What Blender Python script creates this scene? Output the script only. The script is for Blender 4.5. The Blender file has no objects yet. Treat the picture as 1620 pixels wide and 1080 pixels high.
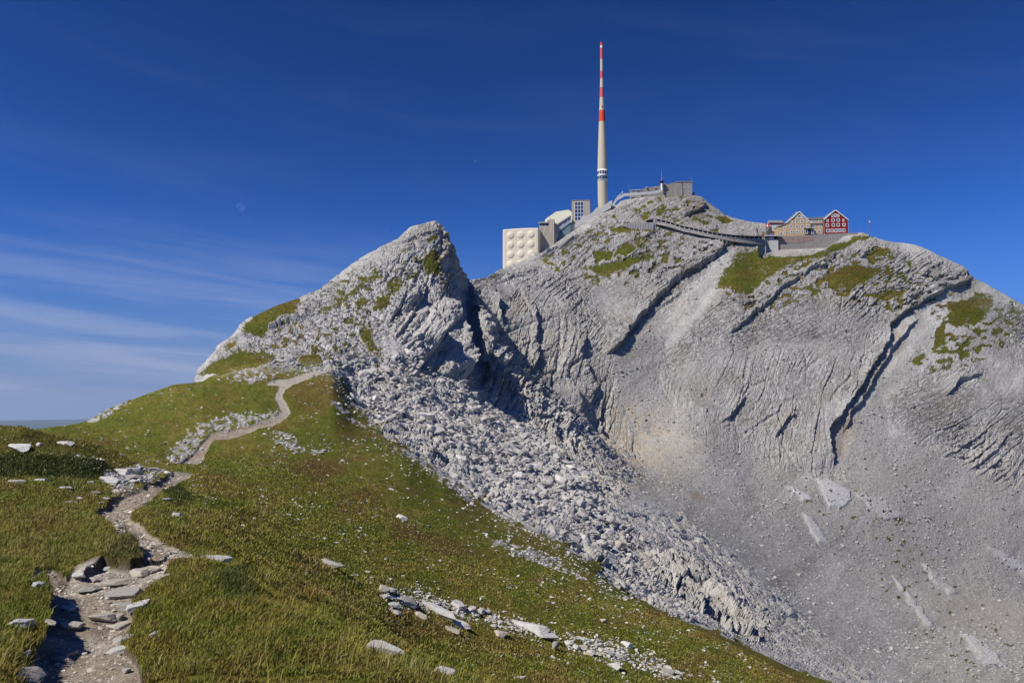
import bpy, bmesh, math, random, time
import numpy as np
from mathutils import Vector, Matrix

# ------------------------------------------------------------------ camera, sky, sun, exposure
SC = bpy.context.scene
COL = SC.collection
F = 1300.0; CU, CV = 810.0, 540.0
PITCH = math.atan(88.0 / F)
CP, SP = math.cos(PITCH), math.sin(PITCH)

cam_d = bpy.data.cameras.new('camera')
cam_d.sensor_width = 36.0
cam_d.lens = 36.0 * F / 1620.0
cam_d.clip_start = 0.1
cam_d.clip_end = 200000.0
cam = bpy.data.objects.new('camera', cam_d)
COL.objects.link(cam)
cam.location = (0, 0, 0)
cam.rotation_euler = (math.radians(90) + PITCH, 0, 0)
SC.camera = cam

SUN_AZ = math.radians(-126.0)      # from +Y (view direction) towards +X; negative = to the left
SUN_EL = math.radians(47.0)

W = bpy.data.worlds.new('World'); SC.world = W; W.use_nodes = True
wn = W.node_tree; wn.nodes.clear()
def N(tree, typ, **kw):
    n = tree.nodes.new(typ)
    for k, v in kw.items():
        if k.startswith('i_'):
            n.inputs[int(k[2:]) if k[2:].isdigit() else k[2:]].default_value = v
        else:
            setattr(n, k, v)
    return n
sky = N(wn, 'ShaderNodeTexSky', sky_type='NISHITA', sun_disc=False)
sky.sun_elevation = SUN_EL
sky.sun_rotation = SUN_AZ
sky.altitude = 2450.0
sky.air_density = 1.0
sky.dust_density = 0.0
sky.ozone_density = 4.0
def build_sky():
    L = wn.links.new
    tc = N(wn, 'ShaderNodeTexCoord')
    sep = N(wn, 'ShaderNodeSeparateXYZ'); L(tc.outputs['Generated'], sep.inputs[0])
    # look a little above the true direction: the thin, clean air of a summit has no bright haze band
    up = N(wn, 'ShaderNodeVectorMath', operation='MULTIPLY_ADD'); L(tc.outputs['Generated'], up.inputs[0])
    up.inputs[1].default_value = (1, 1, SKY_LIFT[0]); up.inputs[2].default_value = (0, 0, SKY_LIFT[1])
    upn = N(wn, 'ShaderNodeVectorMath', operation='NORMALIZE'); L(up.outputs[0], upn.inputs[0]); L(upn.outputs[0], sky.inputs['Vector'])
    az = N(wn, 'ShaderNodeMath', operation='ARCTAN2'); L(sep.outputs[0], az.inputs[0]); L(sep.outputs[1], az.inputs[1])
    el = N(wn, 'ShaderNodeMath', operation='ARCSINE'); L(sep.outputs[2], el.inputs[0])
    # cirrus: long streaks in azimuth, thin in elevation, slightly tilted
    tilt = N(wn, 'ShaderNodeMath', operation='MULTIPLY_ADD', i_1=0.10); L(az.outputs[0], tilt.inputs[0]); L(el.outputs[0], tilt.inputs[2])
    cmb = N(wn, 'ShaderNodeCombineXYZ'); L(az.outputs[0], cmb.inputs[0]); L(tilt.outputs[0], cmb.inputs[1])
    mp = N(wn, 'ShaderNodeMapping'); mp.inputs['Scale'].default_value = (2.6, 36.0, 1.0); mp.inputs['Location'].default_value = (3.3, 1.7, 0.0)
    L(cmb.outputs[0], mp.inputs[0])
    nz = N(wn, 'ShaderNodeTexNoise', i_Scale=1.0, i_Detail=7.0, i_Roughness=0.55, i_Distortion=0.5); L(mp.outputs[0], nz.inputs['Vector'])
    r1 = N(wn, 'ShaderNodeMapRange', interpolation_type='SMOOTHSTEP'); L(nz.outputs['Fac'], r1.inputs[0])
    r1.inputs[1].default_value = 0.33; r1.inputs[2].default_value = 0.74
    # where the cloud field lies: low in the sky on the left, thinning upwards and to the right
    m1 = N(wn, 'ShaderNodeMapRange', interpolation_type='SMOOTHSTEP'); L(el.outputs[0], m1.inputs[0])
    m1.inputs[1].default_value = 0.23; m1.inputs[2].default_value = 0.06
    m2 = N(wn, 'ShaderNodeMapRange', interpolation_type='SMOOTHSTEP'); L(az.outputs[0], m2.inputs[0])
    m2.inputs[1].default_value = 0.02; m2.inputs[2].default_value = -0.36
    a = N(wn, 'ShaderNodeMath', operation='MULTIPLY'); L(m1.outputs[0], a.inputs[0]); L(m2.outputs[0], a.inputs[1])
    # faint veil everywhere
    mp2 = N(wn, 'ShaderNodeMapping'); mp2.inputs['Scale'].default_value = (2.2, 12.0, 1.0); mp2.inputs['Location'].default_value = (8.1, 4.0, 0)
    L(cmb.outputs[0], mp2.inputs[0])
    nz2 = N(wn, 'ShaderNodeTexNoise', i_Scale=1.0, i_Detail=6.0, i_Roughness=0.6, i_Distortion=0.6); L(mp2.outputs[0], nz2.inputs['Vector'])
    r2 = N(wn, 'ShaderNodeMapRange', interpolation_type='SMOOTHSTEP'); L(nz2.outputs['Fac'], r2.inputs[0])
    r2.inputs[1].default_value = 0.46; r2.inputs[2].default_value = 0.85; r2.inputs[4].default_value = 0.05
    b = N(wn, 'ShaderNodeMath', operation='MULTIPLY'); L(r1.outputs[0], b.inputs[0]); L(a.outputs[0], b.inputs[1])
    c0 = N(wn, 'ShaderNodeMath', operation='MULTIPLY_ADD', i_1=0.62); L(b.outputs[0], c0.inputs[0]); L(r2.outputs[0], c0.inputs[2])
    # a broad milky veil low over the horizon on the left
    m3 = N(wn, 'ShaderNodeMapRange', interpolation_type='SMOOTHSTEP'); L(el.outputs[0], m3.inputs[0])
    m3.inputs[1].default_value = 0.12; m3.inputs[2].default_value = 0.0; m3.inputs[4].default_value = 0.30
    c = N(wn, 'ShaderNodeMath', operation='MULTIPLY_ADD', use_clamp=True); L(m3.outputs[0], c.inputs[0]); L(m2.outputs[0], c.inputs[1]); L(c0.outputs[0], c.inputs[2])
    hs = N(wn, 'ShaderNodeHueSaturation', i_Saturation=SKY_SAT, i_Hue=SKY_HUE, i_Value=SKY_VAL); L(sky.outputs[0], hs.inputs['Color'])
    gm0 = N(wn, 'ShaderNodeGamma', i_Gamma=SKY_GAMMA); L(hs.outputs[0], gm0.inputs[0])
    gm = N(wn, 'ShaderNodeVectorMath', operation='MULTIPLY'); L(gm0.outputs[0], gm.inputs[0]); gm.inputs[1].default_value = SKY_TINT
    hz = N(wn, 'ShaderNodeMapRange', interpolation_type='SMOOTHERSTEP'); L(el.outputs[0], hz.inputs[0])
    hz.inputs[1].default_value = 0.26; hz.inputs[2].default_value = -0.06; hz.inputs[4].default_value = HAZE[1]
    hm = N(wn, 'ShaderNodeMix', data_type='RGBA'); L(hz.outputs[0], hm.inputs[0]); L(gm.outputs[0], hm.inputs[6]); hm.inputs[7].default_value = HAZE[0]
    mix = N(wn, 'ShaderNodeMix', data_type='RGBA'); L(c.outputs[0], mix.inputs[0]); L(hm.outputs[2], mix.inputs[6])
    mix.inputs[7].default_value = CLOUD
    bg = N(wn, 'ShaderNodeBackground', i_Strength=SKY_STRENGTH); L(mix.outputs[2], bg.inputs[0])
    out = N(wn, 'ShaderNodeOutputWorld'); L(bg.outputs[0], out.inputs[0])
SKY_SAT, SKY_HUE, SKY_VAL, SKY_GAMMA = 1.0, 0.5, 0.45, 2.2
SKY_LIFT = (0.95, 0.13)
SKY_TINT = (0.86, 1.10, 1.02)
HAZE = ((0.84, 1.50, 2.75, 1), 0.95)
CLOUD = (2.6, 3.0, 4.4, 1)
SKY_STRENGTH = 0.142
build_sky()

sun_d = bpy.data.lights.new('sun', 'SUN')
sun_d.energy = 5.0; sun_d.angle = math.radians(0.53); sun_d.color = (1.0, 0.935, 0.83)
sun = bpy.data.objects.new('sun', sun_d); COL.objects.link(sun)
SUN_DIR = Vector((math.sin(SUN_AZ) * math.cos(SUN_EL), math.cos(SUN_AZ) * math.cos(SUN_EL), math.sin(SUN_EL)))
sun.rotation_euler = SUN_DIR.to_track_quat('Z', 'Y').to_euler()
sun.location = SUN_DIR * 500

SC.view_settings.view_transform = 'Standard'
SC.view_settings.look = 'None'
SC.view_settings.exposure = 0.0
SC.view_settings.gamma = 1.0
SC.view_settings.use_curve_mapping = False
SC.render.engine = 'CYCLES'
SC.cycles.max_bounces = 4; SC.cycles.diffuse_bounces = 2
SC.cycles.transparent_max_bounces = 8

# ------------------------------------------------------------------ helpers
def P(u, v, y):
    """the point at distance y along the view that the photograph shows at pixel u, v"""
    xc = (u - CU) / F; yc = (CV - v) / F
    Y = CP - yc * SP; Z = SP + yc * CP
    s = y / Y
    return Vector((xc * s, y, Z * s))
def proj(X, Y, Z):
    D = Y * CP + Z * SP
    return CU + F * X / D, CV - F * (-Y * SP + Z * CP) / D

def pchip(x, y, q):
    x = np.asarray(x, float); y = np.asarray(y, float)
    h = np.diff(x); d = np.diff(y) / h
    m = np.zeros_like(y)
    for i in range(1, len(x) - 1):
        if d[i-1] * d[i] > 0:
            w1 = 2 * h[i] + h[i-1]; w2 = h[i] + 2 * h[i-1]
            m[i] = (w1 + w2) / (w1 / d[i-1] + w2 / d[i])
    m[0] = d[0]; m[-1] = d[-1]
    q = np.clip(q, x[0], x[-1])
    i = np.clip(np.searchsorted(x, q) - 1, 0, len(x) - 2)
    t = (q - x[i]) / h[i]
    t2, t3 = t * t, t * t * t
    return (2*t3 - 3*t2 + 1) * y[i] + (t3 - 2*t2 + t) * h[i] * m[i] + (3*t2 - 2*t3) * y[i+1] + (t3 - t2) * h[i] * m[i+1]

def _hash(ix, iy, iz, seed):
    h = (ix.astype(np.uint32) * np.uint32(374761393)) ^ (iy.astype(np.uint32) * np.uint32(668265263)) ^ (iz.astype(np.uint32) * np.uint32(2147483647 - 18)) ^ np.uint32((seed * 1013904223) & 0xffffffff)
    h = (h ^ (h >> np.uint32(13))) * np.uint32(1274126177)
    h = (h ^ (h >> np.uint32(16))) * np.uint32(2246822519)
    return h ^ (h >> np.uint32(15))
def _rnd(ix, iy, iz, seed):
    return _hash(ix, iy, iz, seed).astype(np.float32) * np.float32(1.0 / 4294967296.0)
from concurrent.futures import ThreadPoolExecutor
POOL = ThreadPoolExecutor(4)
def _chunked(fn, x, y, z, seed, nout):
    x, y, z = np.broadcast_arrays(x, y, z)
    sh = x.shape; x = x.reshape(-1); y = y.reshape(-1); z = z.reshape(-1)
    n = x.size; st = 32768
    outs = [np.empty(n, np.float32) for _ in range(nout)]
    def job(a):
        r = fn(x[a:a+st], y[a:a+st], z[a:a+st], seed)
        for o, q in zip(outs, r if nout > 1 else (r,)): o[a:a+st] = q
    list(POOL.map(job, range(0, n, st)))
    outs = [o.reshape(sh) for o in outs]
    return outs if nout > 1 else outs[0]
def vnoise(x, y, z, seed=0): return _chunked(_vnoise, x, y, z, seed, 1)
def worley(x, y, z, seed=0):
    """F1, F2 and the id noise of the nearest cell"""
    return _chunked(_worley, x, y, z, seed, 3)
def _vnoise(x, y, z, seed=0):
    x = np.asarray(x, np.float32); y = np.asarray(y, np.float32); z = np.asarray(z, np.float32)
    fx, fy, fz = np.floor(x), np.floor(y), np.floor(z)
    ix, iy, iz = fx.astype(np.int32), fy.astype(np.int32), fz.astype(np.int32)
    tx, ty, tz = x - fx, y - fy, z - fz
    tx = tx*tx*(3-2*tx); ty = ty*ty*(3-2*ty); tz = tz*tz*(3-2*tz)
    def r(a, b, c): return _rnd(ix + a, iy + b, iz + c, seed)
    c00 = r(0,0,0)*(1-tx) + r(1,0,0)*tx; c10 = r(0,1,0)*(1-tx) + r(1,1,0)*tx
    c01 = r(0,0,1)*(1-tx) + r(1,0,1)*tx; c11 = r(0,1,1)*(1-tx) + r(1,1,1)*tx
    c0 = c00*(1-ty) + c10*ty; c1 = c01*(1-ty) + c11*ty
    return (c0*(1-tz) + c1*tz) * 2 - 1                     # -1..1
def fbm(p, scale, octs=4, seed=0, gain=0.5):
    x, y, z = np.broadcast_arrays(p[0], p[1], p[2])
    x, y, z = [np.asarray(q / scale, np.float32) for q in (x, y, z)]
    a, s, o = 1.0, 0.0, 0
    tot = 0.0
    for k in range(octs):
        o = o + a * vnoise(x + 17.3*k, y - 9.1*k, z + 4.7*k, seed + k); tot += a
        a *= gain; x = x * 2.03; y = y * 2.03; z = z * 2.03
    return o / tot
def _vnoise2(x, y, z, seed=0):
    fx, fy = np.floor(x), np.floor(y)
    ix, iy = fx.astype(np.int32), fy.astype(np.int32); iz = np.zeros(1, np.int32)
    tx, ty = x - fx, y - fy
    tx = tx*tx*(3-2*tx); ty = ty*ty*(3-2*ty)
    c0 = _rnd(ix, iy, iz, seed)*(1-tx) + _rnd(ix+1, iy, iz, seed)*tx
    c1 = _rnd(ix, iy+1, iz, seed)*(1-tx) + _rnd(ix+1, iy+1, iz, seed)*tx
    return (c0*(1-ty) + c1*ty) * 2 - 1
def vnoise2(x, y, seed=0):
    x, y = np.broadcast_arrays(np.asarray(x, np.float32), np.asarray(y, np.float32))
    return _chunked(_vnoise2, x, y, x, seed, 1)
def fbm2(x, y, scale, octs=4, seed=0, gain=0.5):
    x = np.asarray(x / scale, np.float32); y = np.asarray(y / scale, np.float32)
    a, o, tot = 1.0, 0.0, 0.0
    for k in range(octs):
        o = o + a * vnoise2(x + 17.3*k, y - 9.1*k, seed + k); tot += a
        a *= gain; x = x * 2.03; y = y * 2.03
    return o / tot
def fbs(sel, p, scale, octs=4, seed=0, gain=0.5):
    """fbm only where sel is true, zero elsewhere"""
    out = np.zeros(sel.shape, np.float32)
    sc = scale[sel] if isinstance(scale, np.ndarray) else scale
    if sel.any(): out[sel] = fbm((p[0][sel], p[1][sel], p[2][sel]), sc, octs, seed, gain)
    return out
def _worley(x, y, z, seed=0):
    x = np.asarray(x, np.float32); y = np.asarray(y, np.float32); z = np.asarray(z, np.float32)
    ix, iy, iz = np.floor(x).astype(np.int32), np.floor(y).astype(np.int32), np.floor(z).astype(np.int32)
    f1 = np.full(x.shape, 9.0, np.float32); f2 = f1.copy(); idn = np.zeros_like(f1)
    for a in (-1, 0, 1):
        for b in (-1, 0, 1):
            for c in (-1, 0, 1):
                h = _hash(ix + a, iy + b, iz + c, seed)
                px = ix + a + (h & np.uint32(1023)).astype(np.float32) / 1024
                py = iy + b + ((h >> np.uint32(10)) & np.uint32(1023)).astype(np.float32) / 1024
                pz = iz + c + ((h >> np.uint32(20)) & np.uint32(1023)).astype(np.float32) / 1024
                d = np.sqrt((px - x)**2 + (py - y)**2 + (pz - z)**2)
                near = d < f1
                f2 = np.where(near, f1, np.minimum(f2, d))
                idn = np.where(near, (h >> np.uint32(7)).astype(np.float32) / 33554432.0, idn)
                f1 = np.where(near, d, f1)
    return f1, f2, idn
def sstep(a, b, x):
    t = np.clip((x - a) / (b - a), 0, 1)
    return t * t * (3 - 2 * t)

def link(name, me, mat=None, parent=None):
    o = bpy.data.objects.new(name, me); COL.objects.link(o)
    if mat is not None and len(me.materials) == 0: me.materials.append(mat)
    if parent is not None: o.parent = parent
    return o
def np_mesh(name, co, faces, nside, smooth=False, color=None):
    """mesh from arrays: co (n,3), faces (m,nside)"""
    me = bpy.data.meshes.new(name)
    n, m = len(co), len(faces)
    me.vertices.add(n); me.vertices.foreach_set('co', np.ascontiguousarray(co, np.float32).ravel())
    me.loops.add(m * nside); me.loops.foreach_set('vertex_index', np.ascontiguousarray(faces, np.int32).ravel())
    me.polygons.add(m)
    me.polygons.foreach_set('loop_start', np.arange(0, m * nside, nside, dtype=np.int32))
    me.polygons.foreach_set('use_smooth', np.full(m, smooth, bool))
    me.update(calc_edges=True)
    if color is not None:
        ca = me.color_attributes.new('Col', 'FLOAT_COLOR', 'POINT')
        c4 = np.ones((n, 4), np.float32); c4[:, :3] = color
        ca.data.foreach_set('color', c4.ravel())
    return me
def tag(o, label=None, cat=None, group=None, kind=None):
    if label: o['label'] = label
    if cat: o['category'] = cat
    if group: o['group'] = group
    if kind: o['kind'] = kind
    return o
# ------------------------------------------------------------------ the terrain: feature lines, each (u, v, distance)
LN = []
def line(*pts): LN.append(pts)
line((-700,2200,2.0),(0,1660,2.0),(150,1700,2.0),(600,1700,2.0),(1000,1720,2.0),(1800,1850,2.0),(2400,2000,2.0))
line((-700,1150,4.0),(0,1072,4.2),(70,1085,4.6),(230,1082,4.7),(450,1078,4.8),(690,1090,5.2),(900,1150,7),(1300,1300,7),(1800,1400,7),(2400,1500,7))
line((-700,920,8),(0,900,7.2),(100,900,7.5),(170,897,7.6),(250,890,7.8),(300,885,7.6),(350,890,7.3),(430,940,6.6),(560,1005,6.2),(690,1073,6.0),(900,1160,8),(1300,1250,9),(1800,1300,10),(2400,1350,11))
line((-700,860,10),(0,850,9.5),(150,830,10.5),(250,850,10),(300,868,9.6),(350,880,9.6),(430,925,10.3),(560,985,11.8),(690,1050,13.5),(900,1082,17),(1300,1130,22),(1800,1200,25),(2400,1260,26))
line((-700,775,14),(0,765,14),(100,770,14.5),(200,790,14),(300,790,15),(400,830,16),(560,900,18),(690,945,20),(900,985,25),(1100,1030,31),(1300,1092,36),(1800,1180,42),(2400,1260,46))
line((-700,752,16.5),(0,752,16.5),(130,756,16.6),(200,756,17.5),(300,770,18.5),(400,800,19.5),(560,862,22.5),(690,905,25),(900,955,31),(1100,1008,37),(1300,1083,42),(1800,1175,48),(2400,1260,52))
line((-700,712,17.2),(0,717,17.3),(130,722,17.4),(200,742,18.6),(300,758,21),(400,785,22),(560,840,25),(690,884,28),(900,938,34.5),(1100,996,41),(1300,1077,46),(1800,1172,52),(2400,1260,56))
line((-700,672,19),(0,676,19),(30,676,19),(60,684,19.3),(130,698,19.8),(180,716,20.2),(210,731,20.4),(240,745,21),(300,750,24),(400,770,25),(560,820,28),(690,865,31),(900,925,38),(1100,988,45),(1300,1073,50),(1800,1170,56),(2400,1260,60))
line((-700,705,24),(0,705,24),(150,722,25),(240,738,26),(300,740,29),(400,745,30),(560,775,36),(690,810,42),(770,845,44),(900,892,50),(1000,946,50),(1100,990,51),(1200,1032,53),(1300,1080,56),(1800,1190,60),(2400,1280,64))
line((-700,720,38),(0,690,38),(70,684,42),(200,700,42),(300,705,42),(400,705,44),(560,725,52),(640,735,60),(690,752,70),(770,804,70),(850,843,66),(900,872,64),(1000,955,60),(1100,1000,60),(1200,1045,62),(1300,1095,66),(1800,1200,75),(2400,1290,80))
line((-700,780,60),(0,700,60),(60,681,62),(100,675,68),(140,667,75),(165,651,82),(220,628,90),(300,606,100),(340,603,104),(430,600,115),(520,590,135),(560,636,128),(620,686,108),(690,740,94),(770,792,88),(850,836,86),(930,882,88),(1000,928,92),(1100,976,100),(1200,1025,110),(1300,1070,118),(1500,1150,125),(1800,1200,130),(2400,1280,140))
line((-700,850,120),(0,760,120),(150,720,125),(250,680,130),(300,622,138),(330,600,140),(430,582,145),(520,578,155),(560,615,155),(620,640,150),(690,680,145),(770,740,140),(850,785,135),(930,830,135),(1000,880,135),(1100,925,145),(1200,985,155),(1300,1035,165),(1500,1110,175),(1800,1170,190),(2400,1260,200))
line((-700,900,180),(0,800,180),(250,720,180),(300,640,190),(330,588,178),(385,550,185),(430,540,190),(520,520,200),(620,540,205),(690,590,208),(740,640,204),(800,690,195),(900,745,185),(1000,815,180),(1100,875,185),(1200,930,200),(1300,990,215),(1500,1065,240),(1800,1100,270),(2400,1180,290))
line((-700,900,250),(0,820,250),(250,740,240),(300,640,225),(310,596,215),(330,569,220),(360,540,225),(385,512,230),(430,487,240),(500,460,252),(560,415,265),(620,378,280),(650,358,288),(685,351,295),(700,360,296),(708,375,296),(714,405,293),(722,440,288),(732,480,284),(745,535,272),(760,588,258),(775,610,252),(800,638,246),(900,710,236),(1000,775,235),(1100,835,240),(1200,890,260),(1300,935,280),(1500,1000,310),(1800,1040,350),(2400,1120,370))
line((-700,850,330),(0,800,330),(300,720,320),(450,600,320),(600,480,325),(680,400,320),(700,378,308),(710,386,303),(722,415,318),(740,441,345),(750,460,318),(762,488,286),(780,524,276),(800,555,276),(850,608,284),(900,654,290),(960,713,296),(1000,745,305),(1100,790,320),(1200,830,340),(1300,870,360),(1500,930,400),(1800,980,450),(2400,1050,480))
line((-700,830,420),(0,780,420),(300,720,420),(450,620,420),(600,500,420),(700,450,420),(730,450,420),(745,455,420),(760,476,424),(780,512,418),(800,545,404),(850,598,400),(900,640,400),(960,694,412),(1000,715,402),(1060,712,402),(1100,708,405),(1200,738,420),(1320,752,430),(1400,762,440),(1500,780,455),(1620,800,470),(1800,830,500),(2400,900,540))
line((-700,820,480),(0,780,480),(300,720,480),(450,620,470),(600,510,460),(700,465,450),(745,450,445),(760,450,448),(800,468,452),(850,496,452),(900,516,450),(960,558,446),(1000,564,453),(1060,570,465),(1100,562,470),(1200,560,480),(1320,580,490),(1400,590,500),(1500,600,505),(1620,610,515),(1800,640,540),(2400,760,580))
line((-700,820,540),(0,780,540),(300,720,540),(450,620,520),(600,510,500),(700,465,480),(745,447,465),(770,443,490),(800,432,535),(850,424,535),(900,432,530),(960,450,525),(1000,442,530),(1060,440,535),(1100,447,530),(1160,432,535),(1200,440,540),(1320,440,545),(1400,460,550),(1500,488,555),(1620,540,560),(1800,610,580),(2400,800,620))
line((-700,820,600),(0,780,600),(300,720,600),(450,630,560),(600,520,530),(700,470,505),(735,446,480),(745,441,478),(770,438,515),(795,427,572),(830,410,585),(860,386,592),(900,358,598),(945,327,610),(970,315,614),(990,307,618),(1040,302,620),(1075,303,620),(1097,309,620),(1125,325,620),(1150,341,620),(1190,351,618),(1215,355,614),(1235,371,606),(1290,370,603),(1360,369,596),(1385,378,592),(1450,390,588),(1500,415,585),(1540,440,582),(1565,452,580),(1620,483,580),(1700,530,580),(1800,590,590),(2400,840,640))
line((-700,860,760),(0,820,760),(450,700,760),(745,520,760),(1000,400,780),(1200,420,780),(1500,480,760),(1800,680,760),(2400,900,780))
line((-700,1500,1500),(0,1400,1500),(800,1300,1500),(1600,1350,1500),(2400,1500,1500))
K = len(LN)

QC = 1.0        # mesh density
ncol = int(1500 * QC)
uc = np.concatenate([np.linspace(-700, -45, 60)[:-1], np.linspace(-45, 1665, ncol), np.linspace(1665, 2400, 60)[1:]])
tg = (uc - CU) / F / CP
NC = len(tg)
ly = np.zeros((K, NC)); le = np.zeros((K, NC))
for k, pts in enumerate(LN):
    tt, ee, yy = [], [], []
    for (u, v, y) in pts:
        p = P(u, v, y); tt.append(p.x / y); ee.append(p.z / y); yy.append(math.log(y))
    ly[k] = pchip(tt, yy, tg); le[k] = pchip(tt, ee, tg)
for k in range(1, K):
    ly[k] = np.maximum(ly[k], ly[k-1] + 0.006)
# rows per stretch from how much of the picture it spans
rows = []
inn = (uc > 0) & (uc < 1620)
for k in range(K - 1):
    dv = (le[k+1] - le[k])[inn] * F * 0.632
    n = int(np.percentile(np.abs(np.clip(dv, -60, None)), 92) * 1.25 * QC)
    n = max(n, 14)
    if k == 0: n = 30
    if k >= K - 3: n = 14
    rows.append(min(n, 260))
def slopes(a):
    d = np.diff(a, axis=0); m = np.zeros_like(a)
    same = d[:-1] * d[1:] > 0
    with np.errstate(divide='ignore', invalid='ignore'):
        hm = 2 * d[:-1] * d[1:] / (d[:-1] + d[1:])
    m[1:-1] = np.where(same, hm, 0)
    m[0] = d[0]; m[-1] = d[-1]
    return m
my, mm = slopes(ly), slopes(le)
GY, GE, GK = [], [], []
for k in range(K - 1):
    n = rows[k]
    for i in range(n + (1 if k == K - 2 else 0)):
        t = i / n; t2, t3 = t*t, t*t*t
        a, b, c, d = 2*t3 - 3*t2 + 1, t3 - 2*t2 + t, 3*t2 - 2*t3, t3 - t2
        GY.append(a*ly[k] + b*my[k] + c*ly[k+1] + d*my[k+1])
        GE.append(a*le[k] + b*mm[k] + c*le[k+1] + d*mm[k+1])
        GK.append(k + t)
Y = np.exp(np.array(GY)); E = np.array(GE); GK = np.array(GK)
NR = Y.shape[0]
X = Y * tg[None, :]; Z = Y * E
SK = np.repeat(GK[:, None], NC, axis=1)
U, V = proj(X, Y, Z)
print('terrain grid', NR, NC, rows)
MPP = Y / F                                   # metres per photograph pixel at each point
# normals of the smooth base
def grid_normals(X, Y, Z, st=1):
    G = np.stack([X, Y, Z], -1)
    du = np.zeros_like(G); dv = np.zeros_like(G)
    du[:, st:-st] = G[:, 2*st:] - G[:, :-2*st]; du[:, :st] = du[:, st:st+1]; du[:, -st:] = du[:, -st-1:-st]
    dv[st:-st] = G[2*st:] - G[:-2*st]; dv[:st] = dv[st:st+1]; dv[-st:] = dv[-st-1:-st]
    n = np.cross(du, dv); n /= np.linalg.norm(n, axis=-1, keepdims=True) + 1e-12
    return n
NB = grid_normals(X, Y, Z, 6)
p3 = (X, Y, Z)
# warp for the mask outlines, in photograph pixels at each distance
wu = U + 18 * fbs(Y < 120, p3, 6.0, 3, 11) * np.clip(30 / Y, 0.05, 1) + 7 * fbm2(U, V, 38, 4, 12) + 3.0 * fbm2(U, V, 9, 2, 13)
wv = V + 7 * fbm2(U, V, 38, 4, 21) + 3.0 * fbm2(U, V, 9, 2, 22)

def poly_mask(poly, soft=6, k0=0, k1=99, uu=None, vv=None):
    """1 inside the polygon (photograph pixels), fading over soft pixels, only between feature lines k0 and k1"""
    uu = wu if uu is None else uu; vv = wv if vv is None else vv
    pu = [p[0] for p in poly]; pv = [p[1] for p in poly]
    out = np.zeros(uu.shape, np.float32)
    sel = (uu > min(pu) - soft) & (uu < max(pu) + soft) & (vv > min(pv) - soft) & (vv < max(pv) + soft) & (SK >= k0) & (SK <= k1)
    x, y = uu[sel], vv[sel]
    if x.size == 0: return out
    ins = np.zeros(x.shape, bool); dmin = np.full(x.shape, 1e9)
    n = len(poly)
    for i in range(n):
        x0, y0 = poly[i]; x1, y1 = poly[(i+1) % n]
        dx, dy = x1 - x0, y1 - y0
        t = np.clip(((x - x0)*dx + (y - y0)*dy) / (dx*dx + dy*dy + 1e-9), 0, 1)
        dmin = np.minimum(dmin, (x - x0 - t*dx)**2 + (y - y0 - t*dy)**2)
        cr = ((y0 > y) != (y1 > y))
        if dy != 0: ins ^= cr & (x < (y - y0) * dx / dy + x0)
    d = np.sqrt(dmin) * np.where(ins, 1, -1)
    out[sel] = sstep(-soft, soft, d)
    return out
def line_dist(pts, rng, k0=0, k1=99, uu=None, vv=None):
    """signed distance in pixels to a polyline (positive on its right when walking along it, v down) and position along it"""
    uu = wu if uu is None else uu; vv = wv if vv is None else vv
    pu = [p[0] for p in pts]; pv = [p[1] for p in pts]
    D = np.full(uu.shape, 1e3, np.float32); A = np.zeros(uu.shape, np.float32)
    sel = (uu > min(pu) - rng) & (uu < max(pu) + rng) & (vv > min(pv) - rng) & (vv < max(pv) + rng) & (SK >= k0) & (SK <= k1)
    x, y = uu[sel], vv[sel]
    best = np.full(x.shape, 1e9); sg = np.ones(x.shape); al = np.zeros(x.shape)
    for i in range(len(pts) - 1):
        x0, y0 = pts[i][:2]; x1, y1 = pts[i+1][:2]
        dx, dy = x1 - x0, y1 - y0
        t = np.clip(((x - x0)*dx + (y - y0)*dy) / (dx*dx + dy*dy), 0, 1)
        d = np.hypot(x - x0 - t*dx, y - y0 - t*dy)
        nb = d < best
        best = np.where(nb, d, best); al = np.where(nb, i + t, al)
        sg = np.where(nb, np.sign(dx*(y - y0) - dy*(x - x0)), sg)
    D[sel] = best * sg; A[sel] = al
    return D, A
# ------------------------------------------------------------------ what covers the ground where
EDGE = [(520,583),(560,640),(620,690),(690,742),(770,802),(850,842),(930,892),(1000,942),(1100,992),(1200,1034),(1300,1082),(1500,1190),(2400,1500)]
M_meadow = poly_mask([(-900,480),(300,590),(345,592),(430,584),(475,582)] + EDGE + [(2400,2600),(-900,2600)], 7, 0, 11.25)
ne_ = line_dist(EDGE, 60, 8.6, 11.4)[0]
M_meadow = np.where((SK > 8.6) & (np.abs(ne_) < 45), sstep(0.42, 0.58, 0.5 + np.clip(ne_, -45, 45)/52 + 0.55*fbm2(U, V*1.3, 13, 4, 14)), M_meadow).astype(np.float32)
M_meadow[SK < 9.0] = 1.0
far = sstep(60, 130, Y)
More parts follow.
